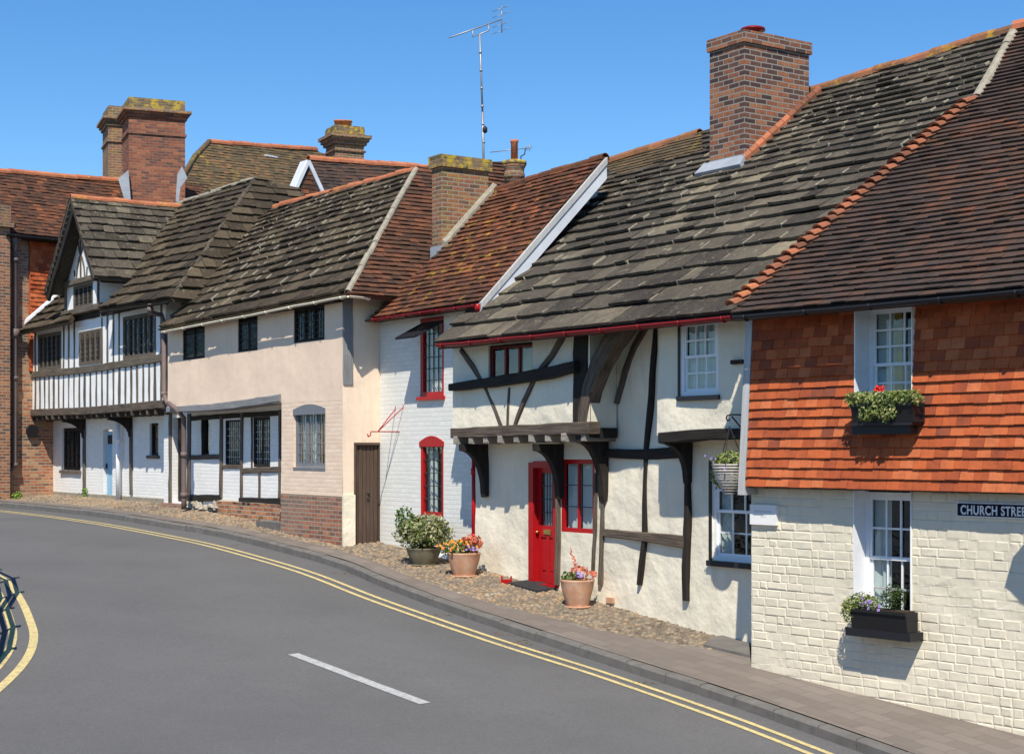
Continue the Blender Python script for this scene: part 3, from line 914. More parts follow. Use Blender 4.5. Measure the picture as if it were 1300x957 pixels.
def ribbon(mb, P, Nn, offs, zf, arc=None, i0=0, i1=None):
    """strips at the given offsets along the line"""
    i1 = len(P) if i1 is None else i1
    L = 0; base = len(mb.v); W = len(offs(0)) if callable(offs) else len(offs); UVs = []
    for i in range(i0, i1):
        if i > i0: L += (P[i] - P[i - 1]).length
        for k, o in enumerate(offs(i) if callable(offs) else offs):
            q = P[i] + Nn[i] * o; mb.v.append(Vector((q.x, q.y, zf(q.x, q.y, o, k)))); UVs.append((L, o))
    for i in range(i1 - i0 - 1):
        for k in range(W - 1):
            a = base + i * W + k
            f = (a, a + 1, a + W + 1, a + W) if True else None
            mb.f.append(f); mb.sm.append(False); mb.uv.append([UVs[j - base] for j in f])

# kerb stones, each a block in one mesh
mb = MB(); s = 0; i = 0
def along(P, arc, L):
    for i in range(len(arc) - 1):
        if arc[i + 1] >= L:
            k = (L - arc[i]) / max(1e-6, arc[i + 1] - arc[i]); d = (P[i + 1] - P[i]).normalized()
            return P[i].lerp(P[i + 1], k), d
    return P[-1], (P[-1] - P[-2]).normalized()
L = 2.0
while L < KARC[-1] - 2:
    ln = random.uniform(.55, .95)
    a, da = along(KP, KARC, L + .009); b, db = along(KP, KARC, L + ln - .009)
    na, nb = Vector((-da.y, da.x, 0)), Vector((-db.y, db.x, 0))
    if na.dot(KN[5]) < 0 and na.dot(KN[len(KN) // 2]) < 0: na, nb = -na, -nb
    j = random.uniform(-.006, .006); V = []
    for P, n_ in ((a, na), (b, nb)):
        for o, h in ((-.002 + j, -.1), (.0 + j, KR - .02 + j), (.022 + j, KR + .002 + j), (.125, KR + .010 + j), (.125, -.1)):
            q = P + n_ * o; V.append(Vector((q.x, q.y, gz(q.x, q.y) + h)))
    mb.shape(V, [(0, 1, 6, 5), (1, 2, 7, 6), (2, 3, 8, 7), (3, 4, 9, 8), (0, 4, 3, 2, 1), (5, 6, 7, 8, 9)])
    L += ln
tag(mb.build('kerb', M['kerb']), kind='structure')

# back edge of the smooth pavement
back_px = [(-60, 637), (0, 639), (50, 641), (150, 649.5), (240, 662), (320, 675), (420, 696), (480, 719), (550, 744), (650, 773), (740, 794), (800, 811), (880, 822), (925, 829), (960, 826), (1020, 834), (1150, 860), (1300, 890)]
BP = smooth_poly([Vector((p.x, p.y, 0)) for p in [phit(x, y) for x, y in back_px]])
BD = []
for i, p in enumerate(KP):
    best = None
    for k in range(len(BP) - 1):
        a, b = BP[k], BP[k + 1]
        for q in (a, a.lerp(b, .5)):
            al = abs((q - p).dot(Vector((KN[i].y, -KN[i].x, 0)))); d = (q - p).dot(KN[i])
            if best is None or al < best[0]: best = (al, d)
    BD.append(max(.45, min(2.2, best[1])))
BD = [sum(BD[max(0, i - 3):i + 4]) / len(BD[max(0, i - 3):i + 4]) for i in range(len(BD))]
mb = MB(); ribbon(mb, KP, KN, lambda i: [.118, .118 + (BD[i] - .118) * .5, BD[i]], lambda x, y, o, k: gz(x, y) + KR + .012 + XF * o)
tag(mb.build('pavement', M['paving']), kind='structure')
mb = MB(); ribbon(mb, KP, KN, lambda i: [BD[i] - .02 + q * (4.4 - BD[i]) for q in (0, .12, .25, .4, .6, 1)], lambda x, y, o, k: gz(x, y) + KR + .003 + XF * min(o, 3) - (0 if o < 3 else 0))
tag(mb.build('cobble_bed', M['cobble_bed']), kind='structure')

# painted lines
def line_on_road(name, pts, w, mat, lift=.006, jit=.0, kind='structure', dash=None):
    P = smooth_poly([Vector((p.x, p.y, 0)) for p in pts], .2); Nn = normals2(P)
    mb = MB(); ribbon(mb, P, Nn, [-w / 2, w / 2], lambda x, y, o, k: gz(x, y) + lift)
    return tag(mb.build(name, mat), kind=kind)
line_main = [ghit(x, y) for x, y in [(-60, 642), (0, 648), (100, 660), (200, 677), (265, 690), (330, 707), (400, 728), (475, 757), (560, 787), (650, 817), (740, 845), (810, 868), (950, 917), (1100, 975)]]
line_on_road('yellow_line', line_main, .075, M['yellow_line'])
P2 = smooth_poly([Vector((p.x, p.y, 0)) for p in line_main], .5); N2 = normals2(P2, 1)
line_on_road('yellow_line', [p + n_ * (.20 if n_.y < 0 else -.20) for p, n_ in zip(P2, N2)], .075, M['yellow_line'])
outer = [(-40, 712), (0, 732), (17, 747), (30, 768), (39, 790), (43, 806), (40, 824), (30, 842), (12, 862), (-25, 894), (-90, 940)]
OP = [ghit(x, y) for x, y in outer]
line_on_road('yellow_line', OP, .10, M['yellow_line'])
OC = smooth_poly([Vector((p.x, p.y, 0)) for p in OP], .25); ON = normals2(OC)
if ON[len(ON) // 2].x > 0: ON = [-q for q in ON]
line_on_road('yellow_line', [p + n_ * .24 for p, n_ in zip(OC, ON)], .10, M['yellow_line'])
line_on_road('white_line', [ghit(372, 830), ghit(420, 848), ghit(470, 867), ghit(540, 893)], .15, M['white_line'])
# pavement inside the bend, with its kerb
mb = MB(); ribbon(mb, OC, ON, [.42, .425, .56, 3.2], lambda x, y, o, k: gz(x, y) + (-.02 if k == 0 else .11)); tag(mb.build('corner_pavement', M['paving']), kind='structure')

# cobbles
mb = MB(); cnt = 0
def cobble(mb, x, y, z, r, h):
    n = 6; V = []; a0 = random.uniform(0, 6.28); ex = random.uniform(.65, 1.0); ea = random.uniform(0, 3.14)
    for rr, zz in ((1.0, -.3), (.93, .45), (.55, .92)):
        for k in range(n):
            th = a0 + 2 * math.pi * k / n; q = r * rr * (1 + .12 * math.sin(k * 2.3 + a0))
            dx, dy = math.cos(th) * q, math.sin(th) * q * ex
            V.append(Vector((x + dx * math.cos(ea) - dy * math.sin(ea), y + dx * math.sin(ea) + dy * math.cos(ea), z + zz * h)))
    V.append(Vector((x, y, z + h)))
    fs = []
    for j in range(2):
        for k in range(n):
            q = (k + 1) % n; fs.append((j * n + k, j * n + q, (j + 1) * n + q, (j + 1) * n + k))
    for k in range(n): fs.append((2 * n + k, 2 * n + (k + 1) % n, 3 * n))
    mb.shape(V, fs, smooth=True)
for i in range(len(KP) - 1):
    m = (KP[i + 1] - KP[i]).length
    x_px = topx(Vector((KP[i].x, KP[i].y, 1)))[0] if KP[i].y > 3 else 9999
    if not (-120 < x_px < 1000): continue
    o = BD[i] + .04
    while o < 2.7:
        s = 0
        while s < m:
            q = KP[i].lerp(KP[i + 1], min(1, s / m)) + KN[i] * (o + random.uniform(-.02, .02))
            mb_r = random.uniform(.030, .052)
            cobble(mb, q.x + random.uniform(-.01, .01), q.y, gz(q.x, q.y) + KR + .003 + XF * min(o, 3), mb_r, random.uniform(.010, .024)); cnt += 1
            s += random.uniform(.075, .115)
        o += random.uniform(.07, .1)
print('cobbles', cnt)
tag(mb.build('cobbles', M['cobble']), kind='stuff')

# ------------------------------------------------------------------ frames of the house fronts
WB = Fr(950, 102, -743)                       # timber framed cottage, main wall
WA = Fr(953, 108, -1021)                      # tile hung house
WC = Fr(484, 73, -708)                        # white brick house
WD = Fr(435, 74, -718)                        # pink house
WD.side = Fr(435, 74, d=Vector((.8254, .5646, 0)))
WE = Fr(210, 58.5, -725)                      # black and white house
WF = Fr(58, 47.6, 2500)                       # red brick house
for nm, w in dict(A=WA, B=WB, C=WC, D=WD, Ds=WD.side, E=WE, F=WF).items():
    P = w.O; print(nm, [round(q, 2) for q in P], 't', [round(q, 2) for q in w.t], 'n', [round(q, 2) for q in w.n], 'base px', [round(q, 1) for q in topx(Vector((P.x, P.y, pz(P.x, P.y))))], 'kd', round(kdist(P.x, P.y), 2))

def gutter(parent, A, B, r=.055, mat='black_paint', brk=.7, out=None):
    mb = MB(); d = (B - A).normalized(); side = d.cross(UP).normalized(); n = max(2, int((B - A).length / .6)); k6 = 8
    base = 0
    for i in range(n + 1):
        P = A.lerp(B, i / n) + UP * random.uniform(-.006, .006)
        for rr in (r, r * .82):
            for k in range(k6 + 1):
                th = math.pi + math.pi * k / k6
                mb.v.append(P + side * math.cos(th) * rr + UP * math.sin(th) * rr)
    W = 2 * (k6 + 1)
    for i in range(n):
        for k in range(k6):
            for q in (0, k6 + 1):
                a = i * W + q + k; mb.f.append((a, a + 1, a + W + 1, a + W)); mb.uv.append([(0, 0)] * 4); mb.sm.append(True)
        for k in (0, k6):
            a = i * W + k; b = a + k6 + 1; mb.f.append((a, b, b + W, a + W)); mb.uv.append([(0, 0)] * 4); mb.sm.append(False)
    m = int((B - A).length / brk)
    for i in range(m + 1):
        P = A.lerp(B, (i + .2) / (m + .4))
        mb.tube([P + side * (math.cos(math.pi + math.pi * k / 6)) * (r + .008) + UP * math.sin(math.pi + math.pi * k / 6) * (r + .008) for k in range(7)], .012, 5)
    return mb.build('gutter', M[mat], parent)

def pipe(parent, pts, r, mat, name='downpipe', collars=()):
    mb = MB(); mb.tube(pts, r, 10)
    for P in collars: mb.tube([P - UP * .05, P + UP * .05], r * 1.3, 10)
    return mb.build(name, M[mat], parent)

GB = lambda fr, u, o=0: min(pz(fr.pt(u, o, 0).x, fr.pt(u, o, 0).y), 9) - .25   # foot of a wall, a little below ground

# ================================================================== TIMBER FRAMED COTTAGE (B)
JB = .45
rootB = thing('timber_framed_cottage', WB.pt(-3, 0, pz(*WB.pt(-3, 0, 0).xy)), 'cream limewashed timber framed cottage with stone slab roof, jettied ends and red front door', 'cottage')
def uB(x, y=560, o=0): return WB.uz(x, y, o)[0]
eL, eR = WB.hit(555, 434, JB + .38), WB.hit(932, 396, JB + .38)
plB = Plane(eL, eR - eL, pitch=R(38), rise=-WB.n)
print('B eave', eL, eR, 'ridge z', plB.hit(1027, 118), plB.hit(1289, 38), plB.hit(770, 207), 'verge top px', topx(plB.pt(0, 6)))
polyB = [plB.uv(*p) for p in [(553, 437), (932, 398), (1240, 123), (1289, 36), (1027, 117), (893, 168), (893, 193), (786, 222), (763, 214), (610, 376)]]
mb = MB()
lay_tiles(mb, plB, polyB, lambda v: .46 - .27 * min(1, max(0, v) / 4.4), lambda v: .60 - .30 * min(1, max(0, v) / 4.4), 0.045, .062, wjit=.5, vjit=.02, hjit=.3, rough=True, joints=(JT := []))
mb.build('roof', M['stone_roof'], rootB)
mortar_dabs(plB, JT, M['mortar_pale'], rootB)
mb = MB()
lay_tiles(mb, plB, [plB.uv(*p) for p in [(763, 214), (786, 222), (893, 193), (893, 168), (885, 170), (772, 206)]], .11, .17, .014, .022)
mb.build('top_courses', M['tile_bgd'], rootB, label='rusty lichened clay tile courses at the top of the roof')
RB0, RB1 = plB.hit(772, 206), plB.hit(888, 169)
mb = MB(); ridge_tiles(mb, plB.hit(1024, 118), plB.hit(1289, 37)); mb.build('ridge_tiles', M['ridge_old'], rootB)
mb = MB(); ridge_tiles(mb, RB0, RB1); mb.build('ridge_tiles', M['ridge_old'], rootB)
# back slope and closing walls
ridge_dir = (plB.hit(1289, 37) - RB0)
back = MB()
Pa, Pb = RB0 + Vector((0, 0, -.04)), plB.hit(1289, 37) + Vector((0, 0, -.04))
dn = -WB.n * 4.5 - UP * 3.6
back.face([Pa, Pb, Pb + dn, Pa + dn]); back.face([Pa - UP * .08, Pa + dn - UP * .08, Pb + dn - UP * .08, Pb - UP * .08])
back.build('back_roof', M['tile_brown'], rootB)

zt = plB.O.z + .02
uL0, uJ1, uK0, uEnd = uB(575, 500, JB), uB(750, 500, JB), uB(835, 500, JB), uB(1010, 560, 0)
uWl = uB(604, 640)
zj = WB.uz(660, 552, JB)[1]           # underside of the left jetty
zk = WB.uz(890, 552, JB)[1]
win_up = WB.rect(620, 436, 676, 484, JB)
win_r = WB.rect(864, 404, 912, 502, JB)
door = (*WB.rect(673, 587, 708.5, 743, 0)[:2], WB.rect(673, 587, 708, 744, 0)[2], WB.rect(673, 587, 708, 743, 0)[3], .14)
win_d = (*WB.rect(712.5, 583, 755, 676, 0), .1)
win_b = (*WB.rect(904, 588, 985, 714, 0), .1)
mb = MB()
wall_sheet(mb, WB, uWl, uEnd, GB(WB, 0) - .2, zt + .3, holes=[door, win_d, win_b], amp=.05, step=.11, seed=3, reveal=.12)
wall_sheet(mb, WB, uL0, uJ1, zj, zt, holes=[(*win_up, .1)], out=JB, amp=.03, step=.12, seed=5)
wall_sheet(mb, WB, uK0, uEnd, zk, zt, holes=[(*win_r, .1)], out=JB, amp=.03, step=.12, seed=8)
for a, b, z in ((uL0, uJ1, zj), (uK0, uEnd, zk)):
    mb.face([WB.pt(a, JB, z), WB.pt(b, JB, z), WB.pt(b, -.05, z), WB.pt(a, -.05, z)], [(a, 0), (b, 0), (b, .5), (a, .5)])
    for u in (a, b): mb.face([WB.pt(u, JB, z), WB.pt(u, 0, z), WB.pt(u, 0, zt), WB.pt(u, JB, zt)], [(0, z), (.5, z), (.5, zt), (0, zt)])
body(mb, WB, uWl, uEnd, 0, 8.5, GB(WB, 0) - .6, zt - .6, ridge=4.0, zr=zt + 2.7)
# battered foot of the plaster
mb.build('wall', M['cream'], rootB)
# jetty timbers
def px_timber(parent, fr, pts, w, out, th=.05, mat='oak', name='timber', back=.02, jit=.08):
    """timber through pixel points; w in metres"""
    mb = MB(); mb.timber(fr, [fr.uz(x, y, out) for x, y in pts], w, out - back, out + th, jit=jit)
    return mb.build(name, M[mat], parent)
px_timber(rootB, WB, [(578, 492), (640, 484), (700, 474), (738, 465)], [.11, .15, .16, .15], JB, th=.13, mat='oak_black', name='sill_beam')
px_timber(rootB, WB, [(585, 444), (602, 468), (618, 494), (629, 520), (638, 544)], .085, JB, th=.022, mat='oak', name='brace')
px_timber(rootB, WB, [(647, 492), (645, 543)], .055, JB, th=.02, mat='oak', name='brace')
px_timber(rootB, WB, [(716, 424), (700, 452), (680, 478), (665, 510), (653, 543)], [.12, .10, .09, .08, .08], JB, th=.022, name='brace')
px_timber(rootB, WB, [(739, 405), (738, 470), (737, 548)], [.34, .31, .27], JB, th=.035, mat='oak_black', name='post', back=.12)
px_timber(rootB, WB, [(740, 546), (743, 520), (748, 494), (759, 464), (774, 436), (796, 403)], [.13, .18, .21, .24, .26, .27], JB, th=.05, mat='oak', name='curved_brace', back=.16)
mb = MB(); mb.timber(WB, [(uL0 + .03, zj + .04), (uJ1 + .05, WB.uz(745, 543, JB)[1])], [.15, .17], JB - .12, JB + .07); mb.build('jetty_beam', M['oak'], rootB)
mb = MB(); mb.timber(WB, [(uJ1 + .02, WB.uz(748, 549, JB)[1]), (uB(772, 545), WB.uz(748, 549, JB)[1])], .14, .0, JB - .02); mb.build('jetty_beam', M['oak_black'], rootB)
# plaster fillet between joists and beam, then the joist ends
for k in range(9):
    u = uL0 + .18 + (uJ1 - uL0 - .3) * k / 8
    mb = MB(); mb.timber(WB, [(u - .055, zj - .07 + .004 * k), (u + .055, zj - .07 + .004 * k)], .12, -.05, JB + .06 + random.uniform(-.02, .03)); mb.build('joist', M['joist_end'], rootB)
px_timber(rootB, WB, [(838, 556), (880, 552), (948, 550), (985, 549)], [.13, .14, .13, .13], JB, th=.04, mat='oak_black', name='jetty_beam', back=.3)
# brackets below the jetty
def bracket(u, ztop, h, w=.11, o1=None, mat='oak_black', thick=.085):
    o1 = JB + .03 if o1 is None else o1
    pts = [(0, ztop), (o1, ztop), (o1, ztop - .10)]
    for k in range(1, 9):
        t = k / 8; th = t * math.pi / 2
        pts.append((.085 + (o1 - .085) * (1 - math.sin(th)), ztop - .10 - (h - .18) * (1 - math.cos(th))))
    pts += [(.07, ztop - h), (0, ztop - h + .02)]
    mb = MB(); mb.perp(WB, pts, u - w / 2, u + w / 2); mb.build('bracket', M[mat], rootB)
bracket(uB(618, 590), zj - .13, .82)
bracket(uB(713, 590), zj - .13, .80)
bracket(uB(769, 590), zj - .02, .92, w=.12)
# half timbers on the recessed wall
px_timber(rootB, WB, [(768, 624), (767, 680), (764, 742)], .07, 0, th=.06, mat='oak_grey', name='stud')
px_timber(rootB, WB, [(758.5, 600), (757.5, 680), (755, 725)], .045, 0, th=.055, mat='oak', name='stud')
px_timber(rootB, WB, [(710.5, 600), (711, 680), (709.5, 742)], .05, 0, th=.07, mat='oak_grey', name='stud')
px_timber(rootB, WB, [(836, 405), (830, 480), (823, 570), (820, 684), (813, 742)], [.09, .085, .08, .075, .05], 0, th=.055, mat='oak_black', name='stud')
px_timber(rootB, WB, [(826, 408), (808, 440), (795, 472), (784, 512)], [.11, .11, .09, .05], 0, th=.055, mat='oak', name='curved_brace')
px_timber(rootB, WB, [(770, 575), (820, 577), (872, 574)], [.12, .14, .15], 0, th=.06, mat='oak_black', name='rail')
px_timber(rootB, WB, [(770, 676), (820, 681), (873, 688)], [.10, .13, .15], 0, th=.07, mat='oak', name='rail')
px_timber(rootB, WB, [(876, 566), (875, 650), (873, 720), (873, 762)], [.07, .08, .11, .10], 0, th=.065, mat='oak_black', name='post')
bracket(uB(876, 590), zk - .005, .62, w=.10, mat='oak_black')
px_timber(rootB, WB, [(931, 460), (947, 459)], .05, JB, th=.055, mat='oak_black', name='timber_end')
# windows and door
window(rootB, WB, win_up, JB - .03, rows=1, cols=1, casements=3, frame='oak_black', bar='red_dark', mull=.02, fw=.035, lattice=False, label='small shaded window with red casement bars')
w = window(rootB, WB, win_r, JB - .01, rows=4, cols=3, sash=True, fw=.055, curtain=[(0, 1, 'curtain')], sill=(.03, JB + .05, .06, 'black_paint'), label='white sash window under the eaves')
mb = MB(); mb.box(WB, win_r[0] - .045, win_r[0] - .002, JB - .05, JB + .012, win_r[2] - .05, win_r[3] + .02); mb.build('black_band', M['black_paint'], w)
w = window(rootB, WB, win_b, -.02, rows=4, cols=4, sash=True, fw=.06, curtain=[(0, .2, 'curtain')], sill=(.04, .07, .07, 'black_paint'), label='white sash window on the ground floor beside the tile hung house')
mb = MB(); mb.box(WB, win_b[0] - .045, win_b[0] - .002, -.05, .02, win_b[2] - .05, win_b[3] + .03); mb.build('black_band', M['black_paint'], w)
w = window(rootB, WB, win_d, -.005, rows=1, cols=1, casements=2, mull=.02, frame='red_paint', bar='red_paint', fw=.045, lattice=False, curtain=[(0, .42, 'curtain'), (.5, .95, 'curtain')], label='red framed casement window beside the red door')
g = MB()
for k in (1, 2): g.box(WB, win_d[0] + .07, win_d[1] - .07, -.035, -.02, win_d[2] + .06 + (win_d[3] - win_d[2] - .12) * k / 3 - .006, win_d[2] + .06 + (win_d[3] - win_d[2] - .12) * k / 3 + .006)
g.build('leading', M['lattice'], w)
def panel_door(root, fr, h, out, mat, glass=True, arch=False):
    u0, u1, z0, z1 = h[:4]; fw = .10
    mb = MB(); mb.box(fr, u0 - .02, u0 + fw, out - .09, out + .02, z0, z1); mb.box(fr, u1 - fw, u1 + .02, out - .09, out + .02, z0, z1); mb.box(fr, u0 + fw, u1 - fw, out - .09, out + .02, z1 - fw * .8, z1 + .02)
    mb.box(fr, u0 + fw, u1 - fw, out - .06, out + .05, z0 - .05, z0 + .035)
    a0, a1, b0, b1 = u0 + fw, u1 - fw, z0 + .04, z1 - fw * .8; o = out - .07
    mb.build('door_frame', M[mat], root)
    d = MB(); st = .075; mid = b0 + (b1 - b0) * .50
    d.box(fr, a0, a0 + st, o - .04, o, b0, b1); d.box(fr, a1 - st, a1, o - .04, o, b0, b1)
    d.box(fr, a0 + st, a1 - st, o - .04, o, b1 - st, b1); d.box(fr, a0 + st, a1 - st, o - .04, o, mid - .17, mid); d.box(fr, a0 + st, a1 - st, o - .04, o, b0, b0 + .15)
    um = (a0 + a1) / 2; d.box(fr, um - .03, um + .03, o - .04, o, b0 + .15, mid - .17)
    for q0, q1 in ((a0 + st, um - .03), (um + .03, a1 - st)):
        d.box(fr, q0, q1, o - .04, o - .018, b0 + .15, mid - .17); d.box(fr, q0 + .03, q1 - .03, o - .018, o - .006, b0 + .19, mid - .21)
    dr = d.build('door', M[mat], root)
    p = MB(); p.box(fr, a0 + st, a1 - st, o - .026, o - .02, mid, b1 - st); p.build('pane', M['glass'], dr)
    c = MB(); curtain_mesh(c, fr, a0 + st, a1 - st, mid, b1 - st, o - .07, folds=6, amp=.015); c.build('curtain', M['curtain'], dr)
    l = MB()
    for k in range(1, 5): u = a0 + st + (a1 - a0 - 2 * st) * k / 5; l.box(fr, u - .006, u + .006, o - .019, o - .01, mid, b1 - st)
    for k in range(1, 4): z = mid + (b1 - st - mid) * k / 4; l.box(fr, a0 + st, a1 - st, o - .018, o - .008, z - .006, z + .006)
    l.build('leading', M['lattice'], dr)
    k = MB(); k.box(fr, um - .09, um + .09, o + .001, o + .012, mid - .13, mid - .06); k.box(fr, um - .07, um + .07, o + .012, o + .02, mid - .115, mid - .075); k.build('letter_box', M['brass'], dr)
    kn = MB(); P = fr.pt(a0 + .035, o + .04, mid - .10); kn.tube([fr.pt(a0 + .035, o, mid - .10), P], .012, 8); kn.lathe(P - UP * .02, [(.0, 0), (.02, .006), (.026, .02), (.02, .034), (0, .04)], 12); kn.build('door_knob', M['brass'], dr)
    r_ = MB(); r_.box(fr, u0 - .02, u1 + .02, o - .5, o - .46, z0, z1); r_.build('room_shade_backing', M['room'], dr)  # dark sheet standing in for the shaded room behind the door
panel_door(rootB, WB, door, -.0, 'red_paint')
gutter(rootB, WB.hit(556, 437, JB + .42), WB.hit(931, 401, JB + .42), r=.055, mat='red_dark', brk=.75)
mb = MB(); mb.box(WB, uL0, uEnd, JB - .02, JB + .10, zt - .10, zt - .01); mb.build('wall_plate', M['oak_black'], rootB)
mb = MB(); mb.box(WB, uJ1 + .1, uK0, JB + .10, JB + .12, zt - .06, zt + .06); mb.box(WB, uL0, uEnd, 0, JB + .1, zt - .0, zt + .03); mb.build('soffit', M['oak_black'], rootB)
# little air brick
mb = MB(); r_ = WB.rect(772, 758, 780, 765, 0); mb.box(WB, r_[0], r_[1], 0, .04, r_[2], r_[3]); mb.build('air_brick', M['terracotta'], rootB)
# chimney B
Pc = plB.hit(945, 207)
zt_c = CAM.z + (HY - 38) * Pc.y / F
cB, frc, wl, wb = chimney(rootB, Pc, -WB.t, -WB.n, 901, 1027, zt_c - .18, 'chim_brick', bands=[(zt_c - .18, zt_c - .0, .035, 'chim_brick')], zbot=-.6, label='tall chimney of mixed red and dark bricks')
print('chimB', wl, wb, Pc)
mb = MB(); c_ = frc.pt(-wl * .32, -wb * .30, zt_c); mb.lathe(c_, [(.1, 0), (.1, .09), (.19, .095), (.18, .13), (.05, .17)], 20); mb.build('cowl', M['red_dark'], cB)
# lead apron in front, brick fillet up the side
mb = MB(); q0 = plB.pt(*[plB.uv(945, 207)[0], plB.uv(945, 207)[1]])
a_, v_ = plB.uv(945, 207)
for (x0, x1, y0, y1, h) in ((a_ - wl - .12, a_ + .12, v_ - .20, v_ + .06, .085),):
    mb.shape([plB.pt(x0, y0, h), plB.pt(x1, y0, h), plB.pt(x1 - .08, y1, h + .02), plB.pt(x0, y1, h + .02), plB.pt(x0, y0, .02), plB.pt(x1, y0, .02), plB.pt(x1 - .08, y1, 0), plB.pt(x0, y1, 0)], [(0, 1, 2, 3), (0, 4, 5, 1), (1, 5, 6, 2), (0, 3, 7, 4)])
mb.box(frc, -wl - .01, .01, -.02, .012, Pc.z - .1, Pc.z + .13)
mb.build('lead_flashing', M['lead'], cB)
def fillet(parent, pl, fr, P, wb, mat, w=.10, name='fillet', n=9, lift=.07, extra=.0):
    mb = MB()
    for k in range(n):
        o0 = -wb * k / n - extra; o1 = -wb * (k + 1) / n - extra
        def zz(u, o):
            q = fr.pt(u, o, 0); k_ = (pl.O - q).dot(pl.n) / pl.n.z; return q.z + k_
        V = []
        for o in (o0 - .006, o1 + .006):
            for u, h in ((.003, .02), (w, .0), (w, lift), (.003, lift + .05)):
                V.append(fr.pt(u, o, zz(u, o) + h))
        mb.shape(V, [(0, 4, 5, 1), (1, 5, 6, 2), (2, 6, 7, 3), (0, 1, 2, 3), (7, 6, 5, 4)])
    return mb.build(name, M[mat], parent)
fillet(cB, plB, frc, Pc, wb + .25, 'hip', w=.075, n=12, extra=-.05, name='tile_fillet', lift=.10)

# ================================================================== TILE HUNG HOUSE (A)
rootA = thing('tile_hung_house', WA.pt(1.5, 0, pz(*WA.pt(1.5, 0, 0).xy)), 'two storey house with orange hung tiles above cream painted brick, nearest on the right', 'house')
eA0, eA1 = WA.hit(930, 397, .44), WA.hit(1300, 364, .44)
plA = Plane(eA0, eA1 - eA0, Pup=plB.hit(1289, 38))
print('A pitch', plA.pitchdeg(), eA0, eA1, 'kink depths', plA.hit(1240, 123).y, plB.hit(1240, 123).y, 'B', plB.pitchdeg())
mb = MB()
pa = [plA.uv(*p) for p in [(928, 399), (1300, 366), (1420, 355.5), (1420, 5), (1289, 37), (1258, 105), (1240, 123)]]
lay_tiles(mb, plA, pa, .125, .19, .022, .034, wjit=.1, vjit=.006, hjit=.2)
mb.build('roof', M['tile_dark'], rootA)
mb = MB(); H0, H1, H2 = plA.hit(929, 395), plA.hit(1240, 124), plA.hit(1289, 38)
bonnets(mb, H0 + UP * .04, H1 + UP * .04, r=.085, step=.15); mb.build('hip_tiles', M['hip'], rootA)
mb = MB(); ridge_tiles(mb, H1, H2 + UP * .02, r=.08, step=.5); mb.build('mortar_ridge', M['mortar'], rootA)
mb = MB(); ridge_tiles(mb, H2 + UP * .03, plA.hit(1420, 5), r=.12); mb.build('ridge_tiles', M['ridge_red'], rootA)
uA = lambda x, y=560, o=0: WA.uz(x, y, o)[0]
uA1 = uA(1420, 560); OT = .20
ztA = min(eA0.z, eA1.z) - .03
zb = WA.uz(1100, 621, OT)[1]
hl = (*WA.rect(1084, 628, 1157.5, 797, 0), .20)
hl = (hl[0], hl[1], hl[2], zb + .02, .20)
wall_top = zb + .1
mb = MB(); wall_sheet(mb, WA, uA(953.5, 740), uA1, GB(WA, 2) - .35, wall_top + .1, holes=[hl], out=-.007, reveal=.19)
body(mb, WA, uA(953.5, 740), uA1, -.03, 8, GB(WA, 2) - .6, ztA - .2, ridge=5.3, zr=plA.hit(1289, 38).z - .25)
mb.build('wall', M['cream_brick'], rootA)
# each painted brick of the lower wall
mb = MB(); z = GB(WA, 2) - .3; row = 0
u00 = uA(953.5, 740)
while z < wall_top - .02:
    h = .098 * random.uniform(.94, 1.06); u = u00 - (.10 if row % 2 else 0) ; zw = random.uniform(0, 99)
    while u < uA1:
        w = random.choice((.215, .205, .12, .19, .11, .21, .15, .30)) * random.uniform(.9, 1.1)
        a, b = max(u, u00) , min(u + w, uA1)
        u += w
        if b - a < .03: continue
        if not (b < hl[0] + .002 or a > hl[1] - .002) and z < hl[3] and z + h > hl[2]:
            if a < hl[0] - .03: b = hl[0]
            elif b > hl[1] + .03: a = hl[1]
            else: continue
        c = random.uniform(.010, .022); d = random.uniform(-.005, .005) + .016 * noise.noise(Vector((a * 1.3, z * 1.8, 4)))
        zo = .008 * noise.noise(Vector((a * .8, zw, 0)))
        g = .0003; d *= .6; c = random.uniform(.012, .026)
        f_ = []; bk = []
        for (uu, zz) in ((a + g, z + g), (b - g, z + g), (b - g, z + h - g), (a + g, z + h - g)):
            bk.append(WA.pt(uu, -.0045, zz + zo))
        for (uu, zz) in ((a + g + c, z + g + c * .8), (b - g - c, z + g + c * .7), (b - g - c * .9, z + h - g - c * .8), (a + g + c, z + h - g - c * .6)):
            f_.append(WA.pt(uu + random.uniform(-.003, .003), d + random.uniform(-.003, .003), zz + zo + random.uniform(-.003, .003)))
        mb.shape(bk + f_, [(4, 5, 6, 7), (0, 1, 5, 4), (1, 2, 6, 5), (2, 3, 7, 6), (3, 0, 4, 7)])
    z += h; row += 1
mb.build('brickwork', M['cream_brick'], rootA)
